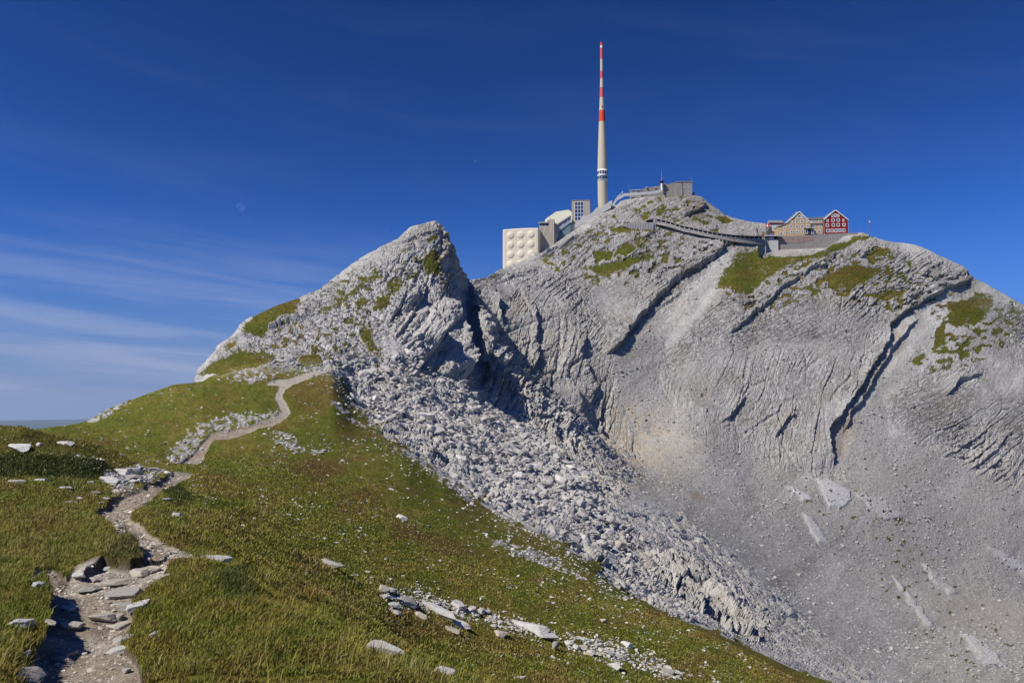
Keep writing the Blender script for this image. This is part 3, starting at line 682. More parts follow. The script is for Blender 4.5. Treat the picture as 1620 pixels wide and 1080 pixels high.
C = mixc(C, stm*0.9, (0.37, 0.355, 0.33)) 
C = np.clip(C, 0.01, 0.8)
# overhanging turf edges: bare soil on the steep little banks
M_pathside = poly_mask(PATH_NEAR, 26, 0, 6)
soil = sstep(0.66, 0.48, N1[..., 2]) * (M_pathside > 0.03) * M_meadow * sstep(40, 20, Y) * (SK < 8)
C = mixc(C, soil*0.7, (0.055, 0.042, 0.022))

# ------------------------------------------------------------------ materials
def mat_new(name):
    m = bpy.data.materials.new(name); m.use_nodes = True
    t = m.node_tree; t.nodes.clear()
    out = N(t, 'ShaderNodeOutputMaterial'); b = N(t, 'ShaderNodeBsdfPrincipled')
    t.links.new(b.outputs[0], out.inputs[0])
    return m, t, b
def mat_ground(name, scales, bump, rough=0.95, dist=0.1, bed=0.0):
    m, t, b = mat_new(name); L = t.links.new
    at = N(t, 'ShaderNodeAttribute', attribute_name='Col')
    ge = N(t, 'ShaderNodeNewGeometry')
    n1 = N(t, 'ShaderNodeTexNoise', i_Scale=scales[0], i_Detail=5.0, i_Roughness=0.65); L(ge.outputs['Position'], n1.inputs['Vector'])
    r = N(t, 'ShaderNodeMapRange'); L(n1.outputs['Fac'], r.inputs[0]); r.inputs[1].default_value = 0.25; r.inputs[2].default_value = 0.75; r.inputs[3].default_value = 0.72; r.inputs[4].default_value = 1.28
    mx = N(t, 'ShaderNodeVectorMath', operation='SCALE'); L(at.outputs['Color'], mx.inputs[0]); L(r.outputs[0], mx.inputs['Scale'])
    if not bed: L(mx.outputs[0], b.inputs['Base Color'])
    n2 = N(t, 'ShaderNodeTexNoise', i_Scale=scales[1], i_Detail=6.0, i_Roughness=0.7); L(ge.outputs['Position'], n2.inputs['Vector'])
    bp = N(t, 'ShaderNodeBump', i_Strength=bump, i_Distance=dist); L(n2.outputs['Fac'], bp.inputs['Height']); L(bp.outputs[0], b.inputs['Normal'])
    b.inputs['Roughness'].default_value = rough; b.inputs['Specular IOR Level'].default_value = 0.04
    if bed:
        # thin joints that follow the bedding (q across the beds, s along them)
        ab = N(t, 'ShaderNodeAttribute', attribute_name='Bed'); sp_ = N(t, 'ShaderNodeSeparateXYZ'); L(ab.outputs['Vector'], sp_.inputs[0])
        hsum = None; dark = None
        for (fq, fs, wd_, z) in ((0.55/bed, 0.07/bed, 0.030, 0.0), (1.25/bed, 0.22/bed, 0.035, 7.0)):
            qa = N(t, 'ShaderNodeMath', operation='MULTIPLY', i_1=fq); L(sp_.outputs[0], qa.inputs[0])
            sa = N(t, 'ShaderNodeMath', operation='MULTIPLY', i_1=fs); L(sp_.outputs[1], sa.inputs[0])
            cv = N(t, 'ShaderNodeCombineXYZ'); L(qa.outputs[0], cv.inputs[0]); L(sa.outputs[0], cv.inputs[1]); cv.inputs[2].default_value = z
            nz = N(t, 'ShaderNodeTexNoise', i_Scale=1.0, i_Detail=3.0, i_Roughness=0.55); L(cv.outputs[0], nz.inputs['Vector'])
            d0 = N(t, 'ShaderNodeMath', operation='SUBTRACT', i_1=0.5); L(nz.outputs['Fac'], d0.inputs[0])
            d1 = N(t, 'ShaderNodeMath', operation='ABSOLUTE'); L(d0.outputs[0], d1.inputs[0])
            ln = N(t, 'ShaderNodeMapRange', interpolation_type='SMOOTHSTEP'); L(d1.outputs[0], ln.inputs[0]); ln.inputs[1].default_value = wd_; ln.inputs[2].default_value = 0.0
            lw = N(t, 'ShaderNodeMath', operation='MULTIPLY'); L(ln.outputs[0], lw.inputs[0]); L(sp_.outputs[2], lw.inputs[1])
            hw = N(t, 'ShaderNodeMath', operation='MULTIPLY'); L(nz.outputs['Fac'], hw.inputs[0]); L(sp_.outputs[2], hw.inputs[1])
            hh_ = N(t, 'ShaderNodeMath', operation='MULTIPLY_ADD', i_1=-0.5); L(lw.outputs[0], hh_.inputs[0]); L(hw.outputs[0], hh_.inputs[2])
            if hsum is None: hsum, dark = hh_, lw
            else:
                s2 = N(t, 'ShaderNodeMath', operation='ADD'); L(hsum.outputs[0], s2.inputs[0]); L(hh_.outputs[0], s2.inputs[1]); hsum = s2
                k2 = N(t, 'ShaderNodeMath', operation='MAXIMUM'); L(dark.outputs[0], k2.inputs[0]); L(lw.outputs[0], k2.inputs[1]); dark = k2
        bp2 = N(t, 'ShaderNodeBump', i_Strength=1.0, i_Distance=0.8*bed); L(hsum.outputs[0], bp2.inputs['Height']); L(bp.outputs[0], bp2.inputs['Normal']); L(bp2.outputs[0], b.inputs['Normal'])
        dk = N(t, 'ShaderNodeMath', operation='MULTIPLY_ADD', i_1=-0.30, i_2=1.0); L(dark.outputs[0], dk.inputs[0])
        s3 = N(t, 'ShaderNodeVectorMath', operation='SCALE'); L(mx.outputs[0], s3.inputs[0]); L(dk.outputs[0], s3.inputs['Scale']); L(s3.outputs[0], b.inputs['Base Color'])
    return m
MAT_turf = mat_ground('turf', (9.0, 22.0), 0.7, 1.0, 0.06)
MAT_path = mat_ground('trodden_earth', (14.0, 45.0), 0.8, 0.95, 0.03)
MAT_rock = mat_ground('limestone', (0.9, 1.6), 0.9, 0.95, 0.5, 1.0)
MAT_near_rock = mat_ground('limestone_near', (1.6, 3.0), 0.9, 0.95, 0.25, 0.5)

# ------------------------------------------------------------------ ground meshes, cut from the one sheet
vid = np.arange(NR*NC).reshape(NR, NC)
quads = np.stack([vid[:-1, :-1], vid[:-1, 1:], vid[1:, 1:], vid[1:, :-1]], -1)
qk = SK[:-1, :-1]; qpath = (M_path[:-1, :-1] > 0.5) & ((N1[:-1, :-1, 2] > 0.6) | (qk > 8)) & (M_meadow[:-1, :-1] > 0.5); qmead = (M_meadow[:-1, :-1] > 0.5) & (qk < 11.3)
cls = np.where(qk >= 14.0, 3, np.where(qmead, np.where(qpath, 1, 0), 2))
CO = np.stack([X, Y1, Z], -1).reshape(-1, 3); CC = C.reshape(-1, 3)
BED[..., 2] *= np.where(SK < 14.6, 0.55, 1.0) * (1 - 0.5*np.clip(RD, 0, 1)) * (1 - 0.25*np.clip(RB, 0, 1)) * np.clip(1 - 0.9*M_green, 0, 1) * np.clip(1 - M_scree, 0, 1) * np.clip(0.7 + 0.9*n_lo, 0.1, 1)
BB = BED.reshape(-1, 3)
def sheet(name, cid, mat, smooth):
    q = quads[cls == cid].reshape(-1, 4)
    used, inv = np.unique(q.ravel(), return_inverse=True)
    me = np_mesh(name, CO[used], inv.reshape(-1, 4), 4, smooth, CC[used])
    if cid >= 2:
        at = me.attributes.new('Bed', 'FLOAT_VECTOR', 'POINT'); at.data.foreach_set('vector', np.ascontiguousarray(BB[used], np.float32).ravel())
    return tag(link(name, me, mat), kind='structure')
sheet('meadow', 0, MAT_turf, True)
sheet('path', 1, MAT_path, True)
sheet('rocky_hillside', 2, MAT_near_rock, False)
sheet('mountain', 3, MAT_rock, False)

# what the camera sees of the ground: nearest vertex per photograph pixel (for placing things on it)
PU, PV = proj(CO[:, 0], CO[:, 1], CO[:, 2])
bu, bv = (PU / 2).astype(int), (PV / 2).astype(int)
inside = (bu >= 0) & (bu < 810) & (bv >= 0) & (bv < 560)
order = np.argsort(-CO[:, 1]); order = order[inside[order]]
ZB = np.full((560, 810), -1, np.int64); ZB[bv[order], bu[order]] = order
zdep = np.where(ZB >= 0, CO[np.maximum(ZB, 0), 1], 1e9)
pad = np.pad(zdep, 1, constant_values=1e9)
zmin = np.minimum.reduce([pad[a:a+560, b:b+810] for a in range(3) for b in range(3)])
vis = np.zeros(len(CO), bool)
vi = np.where(inside)[0]
vis[vi] = CO[vi, 1] <= zmin[bv[vi], bu[vi]] * 1.06 + 0.05
NF = N2.reshape(-1, 3)
def ground(u, v):
    """the ground vertex seen at photograph pixel u, v"""
    a, b = int(v/2), int(u/2)
    for r in range(0, 30):
        y0, y1, x0, x1 = max(a-r, 0), min(a+r+1, 560), max(b-r, 0), min(b+r+1, 810)
        w = ZB[y0:y1, x0:x1]
        if (w >= 0).any():
            c = w[w >= 0]
            return c[np.argmin((PU[c]-u)**2 + (PV[c]-v)**2)]
    return 0
def gpos(u, v): return Vector(CO[ground(u, v)])
print('terrain done', len(CO))
# ------------------------------------------------------------------ stones: angular, bedded limestone
RNG = np.random.default_rng(7)
def ico(sub):
    bm = bmesh.new(); bmesh.ops.create_icosphere(bm, subdivisions=sub, radius=1.0)
    co = np.array([v.co[:] for v in bm.verts]); fa = np.array([[v.index for v in f.verts] for f in bm.faces]); bm.free()
    return co, fa
ICO = {s: ico(s) for s in (1, 2, 3, 4)}
def rock_shape(sub, rng, flat=0.6, planes=11, rough=0.03, sharp=40.0):
    """a stone cut by random planes, slightly rounded, with bedding parallel to its base"""
    d, fa = ICO[sub]
    nrm = rng.normal(size=(planes, 3))
    if flat < 0.4: nrm[:, 2] *= 0.35
    nrm /= np.linalg.norm(nrm, axis=1, keepdims=True)
    off = rng.uniform(0.45, 0.85, planes)
    nrm = np.vstack([nrm, [[rng.uniform(-.2, .2), rng.uniform(-.2, .2), 1.0]], [[0, 0, -1.0]]]); off = np.append(off, [rng.uniform(0.45, 0.7), 0.7])
    t = np.clip(d @ nrm.T, 0.02, None) / off
    r = np.minimum(1.0 / (np.power(np.power(t, sharp).sum(1), 1 / sharp)), 1.15)
    p = d * r[:, None]
    p /= 0.5 * (p[:, 0].max() - p[:, 0].min())
    p *= np.array([rng.uniform(0.85, 1.15), rng.uniform(0.6, 0.95), flat])
    s = rng.integers(0, 999)
    if rough > 0:
        q = fbm((p[:, 0], p[:, 1], p[:, 2]*1.6), 0.55, 4, int(s)) 
        lay = np.floor(p[:, 2] / 0.16 + 0.4*q) 
        q2 = vnoise(lay*3.1, lay*0 + s, p[:, 0]*1.2, int(s))
        p *= (1 + rough*2.2*q + rough*1.1*q2)[:, None]
    return p, fa
def rot_z(p, a):
    c, s = math.cos(a), math.sin(a)
    return np.stack([p[:, 0]*c - p[:, 1]*s, p[:, 0]*s + p[:, 1]*c, p[:, 2]], 1)

def mat_stone(name, col, dark, warm, scale=6.0, bump=0.6, dist=0.02):
    m, t, b = mat_new(name); L = t.links.new
    tc = N(t, 'ShaderNodeTexCoord'); oi = N(t, 'ShaderNodeObjectInfo')
    ad = N(t, 'ShaderNodeVectorMath', operation='ADD'); L(tc.outputs['Object'], ad.inputs[0]); L(oi.outputs['Random'], ad.inputs[1])
    n1 = N(t, 'ShaderNodeTexNoise', i_Scale=scale*0.5, i_Detail=6.0, i_Roughness=0.65); L(ad.outputs[0], n1.inputs['Vector'])
    r1 = N(t, 'ShaderNodeMapRange'); L(n1.outputs['Fac'], r1.inputs[0]); r1.inputs[1].default_value = 0.35; r1.inputs[2].default_value = 0.7
    mx = N(t, 'ShaderNodeMix', data_type='RGBA'); L(r1.outputs[0], mx.inputs[0]); mx.inputs[6].default_value = (*dark, 1); mx.inputs[7].default_value = (*col, 1)
    n2 = N(t, 'ShaderNodeTexNoise', i_Scale=scale*0.23, i_Detail=3.0); L(ad.outputs[0], n2.inputs['Vector'])
    r2 = N(t, 'ShaderNodeMapRange'); L(n2.outputs['Fac'], r2.inputs[0]); r2.inputs[1].default_value = 0.55; r2.inputs[2].default_value = 0.75; r2.inputs[4].default_value = 0.6
    m2 = N(t, 'ShaderNodeMix', data_type='RGBA'); L(r2.outputs[0], m2.inputs[0]); L(mx.outputs[2], m2.inputs[6]); m2.inputs[7].default_value = (*warm, 1)
    rr = N(t, 'ShaderNodeMapRange'); L(oi.outputs['Random'], rr.inputs[0]); rr.inputs[3].default_value = 0.85; rr.inputs[4].default_value = 1.12
    sc = N(t, 'ShaderNodeVectorMath', operation='SCALE'); L(m2.outputs[2], sc.inputs[0]); L(rr.outputs[0], sc.inputs['Scale'])
    L(sc.outputs[0], b.inputs['Base Color'])
    n3 = N(t, 'ShaderNodeTexNoise', i_Scale=scale*2.2, i_Detail=8.0, i_Roughness=0.7); L(ad.outputs[0], n3.inputs['Vector'])
    bp = N(t, 'ShaderNodeBump', i_Strength=bump, i_Distance=dist); L(n3.outputs['Fac'], bp.inputs['Height']); L(bp.outputs[0], b.inputs['Normal'])
    b.inputs['Roughness'].default_value = 0.9; b.inputs['Specular IOR Level'].default_value = 0.15
    return m
ST_pale = mat_stone('pale_limestone', (0.60, 0.55, 0.465), (0.42, 0.385, 0.325), (0.48, 0.40, 0.29), 7.0)
ST_white = mat_stone('white_limestone', (0.68, 0.665, 0.635), (0.50, 0.49, 0.465), (0.56, 0.51, 0.42), 5.0, 0.6, 0.04)
ST_grey = mat_stone('grey_limestone', (0.46, 0.44, 0.405), (0.32, 0.305, 0.28), (0.38, 0.335, 0.26), 6.0)
ST_far = mat_stone('boulder_limestone', (0.49, 0.478, 0.455), (0.34, 0.33, 0.312), (0.44, 0.40, 0.335), 0.9, 0.7, 0.2)

SHAPES = {}
def shape(kind, i):
    """shared stone meshes: flat slabs, blocks and low lumps"""
    key = (kind, i)
    if key not in SHAPES:
        rng = np.random.default_rng(hash(kind) % 1000 if False else (len(kind)*131 + ord(kind[0])*17 + i))
        flat, pl, sub = {'slab': (0.24, 9, 4), 'block': (0.72, 12, 4), 'lump': (0.45, 12, 4), 'small': (0.5, 10, 3)}[kind]
        p, fa = rock_shape(sub, rng, flat, pl, 0.035)
        SHAPES[key] = (np_mesh('stone_' + kind, p, fa, 3, False), p)
    return SHAPES[key]
def put_stone(name, u, v, wpx, kind, i, mat, label, cat, group=None, rz=None, hs=1.0, tilt=0.0, sink=0.2, ds=1.0):
    """a stone wpx pixels wide where the photograph shows it"""
    g = ground(u, v); p = Vector(CO[g]); n = Vector(NF[g])
    me, _ = shape(kind, i)
    w = wpx * p.y / F
    o = bpy.data.objects.new(name, me.copy() if mat not in list(me.materials) and len(me.materials) else me)
    if mat not in list(o.data.materials): o.data.materials.append(mat)
    COL.objects.link(o)
    s = w / 2.0
    flat = {'slab': 0.24, 'block': 0.72, 'lump': 0.45, 'small': 0.5}[kind]
    n = (n + Vector((0, 0, 4.0 if p.y < 12 else 1.2))).normalized()
    ax = (Vector((1, 0, 0)) - n * n.x).normalized(); q = Matrix((ax, n.cross(ax), n)).transposed().to_quaternion()
    o.rotation_mode = 'QUATERNION'
    from mathutils import Quaternion
    rz = random.uniform(0, 6.28) if rz is None else rz
    o.rotation_quaternion = q @ Quaternion((0, 0, 1), rz) @ Quaternion((0, 1, 0), tilt)
    o.scale = (s, s * ds, s * hs)
    o.location = p + n * (flat * s * hs * (0.7 - sink * 1.4))
    tag(o, label, cat, group)
    return o
random.seed(11)
# the stones on and beside the near path, each where the photograph has it
PS = [ # u, v(base), width, kind, variant, material, label, extra
 (30, 990, 36, 'slab', 0, ST_white, 'flat pale slab jutting from the left turf bank of the path', dict(hs=1.6, rz=0.1)),
 (36, 1040, 14, 'block', 1, ST_white, 'thin upright white stone leaning in the dark notch left of the path', dict(hs=2.2, rz=1.2)),
 (28, 1052, 20, 'lump', 2, ST_grey, 'rounded grey stone below the thin upright stone left of the path', dict(hs=1.2)),
 (30, 1072, 60, 'lump', 3, ST_grey, 'broad grey boulder half sunk in turf at the bottom left corner', dict(hs=0.9, rz=0.2)),
 (62, 1066, 40, 'slab', 4, ST_pale, 'cream slab on the path beside the broad grey boulder', dict(hs=1.4, rz=2.7)),
 (98, 1045, 44, 'slab', 5, ST_pale, 'lens shaped cream slab lying near the left side of the path', dict(hs=1.2, rz=0.05)),
 (100, 1034, 40, 'slab', 6, ST_grey, 'grey slab lying just behind the lens shaped cream slab', dict(hs=0.8, rz=0.1)),
 (115, 992, 38, 'lump', 7, ST_pale, 'rounded cream stone with a shadow in the middle of the path', dict(hs=0.9, rz=0.3)),
 (78, 984, 22, 'slab', 8, ST_pale, 'small flat stone at the foot of the left path bank', dict(rz=0.1)),
 (165, 977, 36, 'slab', 9, ST_pale, 'wedge shaped cream slab right of the middle of the path', dict(hs=1.5, rz=0.1)),
 (186, 977, 24, 'slab', 10, ST_pale, 'small cream slab touching the wedge shaped slab', dict(hs=1.4)),
 (194, 990, 34, 'lump', 11, ST_pale, 'pale stone at the right edge of the path under overhanging grass', dict(hs=0.9, rz=0.6)),
 (216, 961, 34, 'slab', 12, ST_white, 'pointed white slab tilted out of the right path edge', dict(hs=1.2, rz=0.35, tilt=-0.25)),
 (196, 1010, 34, 'slab', 13, ST_grey, 'grey slab slanting up into the right hand grass edge', dict(hs=1.0, rz=0.7)),
 (191, 1033, 42, 'lump', 14, ST_white, 'angular white block with yellow stain on the right path edge', dict(hs=0.9, rz=-0.3, ds=1.2)),
 (198, 1062, 17, 'block', 15, ST_grey, 'small pointed grey stone standing on the path near its right edge', dict(hs=0.9)),
 (245, 1004, 20, 'block', 16, ST_white, 'small white stone standing in the grass right of the path', dict(hs=0.8, rz=0.7)),
 (300, 1055, 30, 'lump', 17, ST_white, 'white weathered stone with dark hole in grass at the lower edge', dict(hs=0.8, rz=0.3)),
 (125, 913, 24, 'block', 18, ST_white, 'bright white block at the left end of the rock step across the path', dict(hs=0.8)),
 (150, 918, 26, 'lump', 19, ST_pale, 'pale stone beside the bright white block in the rock step', dict(hs=0.9)),
 (185, 923, 42, 'lump', 20, ST_pale, 'wide layered pale rock in the middle of the rock step', dict(hs=0.8, rz=0.1)),
 (166, 901, 14, 'block', 21, ST_white, 'small white cube of stone under the turf overhang', dict(hs=1.0)),
 (218, 908, 40, 'lump', 22, ST_pale, 'sloping pale rock at the right end of the rock step', dict(hs=0.9, rz=0.4)),
 (237, 905, 34, 'block', 23, ST_pale, 'rounded pale block above the right end of the rock step', dict(hs=0.6, rz=0.5)),
 (255, 914, 36, 'slab', 24, ST_grey, 'flat grey slab running under grass right of the rock step', dict(hs=0.9, rz=0.3)),
 (142, 932, 34, 'lump', 30, ST_grey, 'low grey rock at the foot of the bright white block', dict(hs=0.7, rz=0.2)),
 (196, 940, 46, 'slab', 25, ST_grey, 'long smooth grey slab across the path below the rock step', dict(hs=0.8, rz=0.1)),
 (200, 958, 36, 'slab', 31, ST_grey, 'grey slab behind the pointed white slab', dict(hs=1.0, rz=0.2)),
 (113, 962, 24, 'slab', 26, ST_pale, 'small low cream stone set in the dirt in front of the shadowed bank', dict(hs=1.0)),
 (62, 928, 20, 'block', 27, ST_white, 'jagged white stone on the brown earth patch left of the path', dict(hs=1.1, rz=1.0)),
 (52, 915, 9, 'block', 28, ST_white, 'little white stone above the jagged one on brown earth', dict()),
 (340, 887, 44, 'slab', 29, ST_white, 'flat white slab in grass right of the path bend', dict(hs=0.8, rz=-0.05)),
 (598, 1030, 78, 'lump', 32, ST_white, 'long smooth pale boulder sloping right at the lower edge', dict(hs=0.75, rz=-0.42, ds=0.45, sink=0.15)),
 (876, 1027, 13, 'block', 33, ST_grey, 'dark upright pointed stone standing in the stony band of the meadow', dict(hs=2.0, sink=0.1)),
 (785, 871+0, 7, 'small', 3, ST_white, 'small white stone at the meadow edge below the scree', dict()),
 # mound on the left
 (33, 711, 36, 'block', 34, ST_white, 'big white angular rock on the grassy mound at the left edge', dict(hs=0.55, rz=-0.1)),
 (12, 709, 26, 'slab', 35, ST_white, 'flat white slab left of the big angular rock on the mound', dict(hs=1.0)),
 (62, 703, 12, 'lump', 36, ST_white, 'small white stone right of the big angular rock on the mound', dict()),
 (104, 702, 32, 'lump', 37, ST_white, 'long white rock on the right shoulder of the mound', dict(hs=0.8, rz=-0.4, ds=0.5)),
 (138, 714, 20, 'slab', 38, ST_white, 'flat white stone below the long rock on the mound shoulder', dict(hs=1.2)),
 (28, 763, 26, 'lump', 39, ST_white, 'oblong pale boulder at the foot of the dark grassy bank', dict(hs=0.9, rz=0.0)),
 (68, 760, 24, 'lump', 40, ST_white, 'second pale boulder along the foot of the dark grassy bank', dict(hs=0.9, rz=-0.3)),
 (172, 763, 30, 'block', 41, ST_white, 'large tilted white block in the stone heap beside the path', dict(hs=0.6, rz=-0.5, ds=0.7)),
 (193, 749, 24, 'block', 42, ST_white, 'pale rock at the back of the stone heap beside the path', dict(hs=0.7)),
 (215, 746, 20, 'block', 43, ST_white, 'white rock with deep cracks at the back of the stone heap', dict(hs=0.8)),
 (211, 757, 25, 'lump', 44, ST_white, 'sloping white slab in front of the cracked rock of the stone heap', dict(hs=0.8, rz=-0.3)),
 (242, 742, 16, 'lump', 45, ST_white, 'flat topped white stone at the right end of the stone heap', dict(hs=0.9)),
 (267, 751, 12, 'block', 46, ST_white, 'white stone alone on the path where it bends behind the heap', dict(hs=0.8)),
 (178, 779, 20, 'lump', 47, ST_white, 'white stone with a notch in front of the stone heap', dict(hs=0.9)),
 (150, 780, 15, 'lump', 48, ST_white, 'pale stone left of the notched stone', dict()),
 (112, 795, 22, 'slab', 49, ST_white, 'flat pale slab in grass below the stone heap', dict(hs=0.9, rz=0.0)),
 (125, 789, 12, 'block', 50, ST_white, 'small block behind the flat pale slab', dict(hs=0.7)),
 (142, 762, 14, 'lump', 51, ST_grey, 'grey stone midway between the dark grassy bank and the stone heap', dict()),
 (102, 772, 18, 'lump', 52, ST_white, 'low white stones cluster piece below the dark grassy bank', dict()),
 (262, 790, 11, 'block', 53, ST_white, 'oval white stone in the dark tussock right of the path', dict(hs=0.7)),
 (282, 816, 13, 'block', 54, ST_white, 'white pointed stone in grass right of the path bend', dict(hs=0.8)),
 (520, 893, 50, 'slab', 55, ST_white, 'long narrow grey-white slab pair in the meadow', dict(hs=1.0, rz=-0.45, ds=0.4)),
 (634, 821, 18, 'block', 56, ST_white, 'white rock group lying alone in the middle of the meadow', dict(hs=0.7)),
 (692, 968, 50, 'lump', 57, ST_white, 'long whaleback white outcrop in the stony band', dict(hs=0.7, rz=-0.2, ds=0.5)),
 (722, 958, 30, 'block', 58, ST_white, 'tall split white rock behind the whaleback outcrop', dict(hs=0.6)),
 (641, 953, 30, 'lump', 59, ST_white, 'curved white outcrop at the upper left of the stony band', dict(hs=0.8)),
 (624, 971, 24, 'lump', 60, ST_white, 'low white rock at the left end of the stony band', dict(hs=0.7)),
 (664, 975, 25, 'slab', 61, ST_white, 'flat pitted white slab below the curved outcrop', dict(hs=1.2)),
 (716, 998, 24, 'lump', 62, ST_white, 'white rock with a dark hollow underneath in the stony band', dict(hs=0.8)),
 (724, 987, 28, 'slab', 63, ST_white, 'long flat slab above the hollow white rock', dict(hs=1.1, rz=-0.15)),
 (790, 1003, 22, 'lump', 64, ST_white, 'sloping white rock in the middle of the stony band', dict(hs=0.8, rz=-0.4)),
 (838, 993, 50, 'lump', 65, ST_white, 'broad cracked white outcrop left of the dark upright stone', dict(hs=0.6, rz=-0.25, ds=0.5)),
 (862, 1007, 34, 'lump', 66, ST_white, 'smooth white outcrop just left of the dark upright stone', dict(hs=0.7, rz=-0.1)),
 (822, 1074, 14, 'block', 67, ST_white, 'single white angular stone in grass near the lower edge', dict(hs=0.9)),
 (696, 1063, 34, 'slab', 68, ST_white, 'flat white slab in grass left of the single angular stone', dict(hs=1.0)),
 (972, 1056, 18, 'block', 69, ST_white, 'pointed white rock at the foot of the right hand stone band', dict(hs=0.9)),
 (993, 1021, 18, 'block', 70, ST_white, 'white slab standing up at the top of the right hand stone band', dict(hs=0.7)),
]
for (u, v, w, k, i, m, lab, kw) in PS:
    near = v > 880 and u < 330 or u == 598
    put_stone('rock' if near or w > 25 else 'stone', u, v, w * (1.05 if near or u < 150 or u == 340 else 1.3), k, i % 14, m, lab, 'rock' if near or w > 25 else 'stone', None, **kw)

# further single stones of the meadow, by place
MASKS = {}
def scatter(poly, n, w0, w1, name, label, cat, group, mats, kinds=('lump', 'block', 'slab'), pw=2.0, seed=1):
    rng = np.random.default_rng(seed)
    us = [p[0] for p in poly]; vs = [p[1] for p in poly]
    k = 0; tries = 0
    while k < n and tries < n*60:
        tries += 1
        u, v = rng.uniform(min(us), max(us)), rng.uniform(min(vs), max(vs))
        ins = False
        for a in range(len(poly)):
            x0, y0 = poly[a-1]; x1, y1 = poly[a]
            if (y0 > v) != (y1 > v) and u < (v - y0)*(x1 - x0)/(y1 - y0) + x0: ins = not ins
        if not ins: continue
        w = w0 + (w1 - w0) * rng.random()**pw
        kd = kinds[rng.integers(len(kinds))]
        put_stone(name, u, v, w, kd, int(rng.integers(14)), mats[rng.integers(len(mats))], label, cat, group, hs=rng.uniform(0.7, 1.2), rz=rng.uniform(0, 6.28), tilt=rng.uniform(-0.2, 0.2))
        k += 1
scatter(stony_polys[0][0], 40, 5, 17, 'stone', 'small white stone of the heap left of the path bend', 'stone', 'small stones of the heap by the path', [ST_white, ST_pale], seed=1)
scatter(stony_polys[1][0], 24, 3, 8, 'stone', 'white stone of the rubble patch where the path bends up the ridge', 'stone', 'rubble stones at the path bend', [ST_white], seed=2)
scatter(stony_polys[2][0], 30, 3, 8, 'stone', 'white stone of the rubble strip beside the upper path', 'stone', 'rubble stones beside the upper path', [ST_white], seed=3)
scatter(stony_polys[3][0], 26, 3, 10, 'stone', 'white stone of the bare patch in the turf right of the path', 'stone', 'stones of the bare patch right of the path', [ST_white], seed=4)
scatter(stony_polys[8][0], 36, 7, 22, 'stone', 'white stone of the stony band across the lower meadow', 'stone', 'stones of the lower meadow band', [ST_white], ('lump', 'slab', 'slab', 'block'), 1.6, 5)
scatter(stony_polys[9][0], 40, 6, 20, 'stone', 'white stone of the stone band at the lower right meadow', 'stone', 'stones of the right meadow band', [ST_white], ('lump', 'slab', 'slab', 'block'), 1.6, 6)
scatter([(300,790),(420,770),(560,820),(700,900),(760,930),(600,930),(480,900),(380,870)], 22, 4, 11, 'stone', 'small white stone scattered in the middle meadow', 'stone', 'stones scattered over the middle meadow', [ST_white], ('slab', 'lump'), 2, 7)
scatter([(800,910),(960,960),(1150,1020),(1260,1070),(1120,1075),(980,1000),(860,960)], 24, 4, 9, 'stone', 'small white stone in the ochre grass above the right stone band', 'stone', 'stones in the ochre grass', [ST_white], ('slab', 'lump'), 2, 8)

scatter([(560,905),(700,890),(860,930),(960,985),(900,995),(760,950),(640,935),(570,940)], 26, 5, 13, 'stone', 'small white stone in the grass just above the stony band of the lower meadow', 'stone', 'stones above the lower meadow band', [ST_white], ('slab', 'lump', 'block'), 1.8, 9)
# rubble: everything smaller, and the boulder slope
def heap(name, picks, sizes, variants, sub, mat, flat=(0.65, 1.1), seed=3, kind='stuff', label=None, lift=0.25):
    rng = np.random.default_rng(seed)
    lib = [rock_shape(sub, np.random.default_rng(500 + seed*50 + q), 0.7, 9, 0.0 if sub < 3 else 0.03, 26.0) for q in range(variants)]
    vs, fs, base = [], [], 0
    which = rng.integers(0, variants, len(picks))
    for q in range(variants):
        ids = np.where(which == q)[0]
        if len(ids) == 0: continue
        p, fa = lib[q]; m = len(p)
        a = rng.uniform(0, 6.283, len(ids)); ca, sa = np.cos(a)[:, None], np.sin(a)[:, None]
        sc = sizes[ids][:, None] * 0.5
        fz = rng.uniform(flat[0], flat[1], len(ids))[:, None]
        tx, ty = rng.uniform(-0.5, 0.5, (len(ids), 1)), rng.uniform(-0.5, 0.5, (len(ids), 1))
        px = (p[:, 0][None]*ca - p[:, 1][None]*sa) * sc; py = (p[:, 0][None]*sa + p[:, 1][None]*ca) * sc; pz = p[:, 2][None]*sc*fz + tx*px + ty*py
        c0 = CO[picks[ids]]
        w = np.stack([px + c0[:, 0:1], py + c0[:, 1:2], pz + c0[:, 2:3] + lift*sc*fz], -1).reshape(-1, 3)
        f = (fa[None] + (np.arange(len(ids))*m)[:, None, None] + base).reshape(-1, 3)
        vs.append(w); fs.append(f); base += len(w)
    me = np_mesh(name, np.vstack(vs), np.vstack(fs), 3, False)
    return tag(link(name, me, mat), label=label, kind=kind)
def sample(wt, n, seed):
    rng = np.random.default_rng(seed)
    w = np.where(vis, wt.reshape(-1), 0).astype(np.float64)
    return rng.choice(len(w), n, p=w / w.sum())
def power(n, lo, hi, a, seed):
    rng = np.random.default_rng(seed); u = rng.random(n)
    return (lo**(1-a) + u*(hi**(1-a) - lo**(1-a)))**(1/(1-a))
ed_ = np.where(np.abs(ne_) < 55, -ne_, 60)
bw = M_boul * np.clip(1 - M_meadow, 0, 1) * (SK > 9.6) * (0.12 + 1.3*np.clip(fbm2(U, V*1.3, 46, 3, 171) + 0.22, 0, 1)) * (0.25 + 0.75*sstep(0, 40, ed_))
fw = np.maximum(M_boul, 0.6*sstep(-22, 12, ed_)*(np.abs(ne_) < 40)*(U < 1290)) * (SK > 9.4)
pk = np.concatenate([sample(bw, 11000, 21), sample(fw, 15000, 20)])
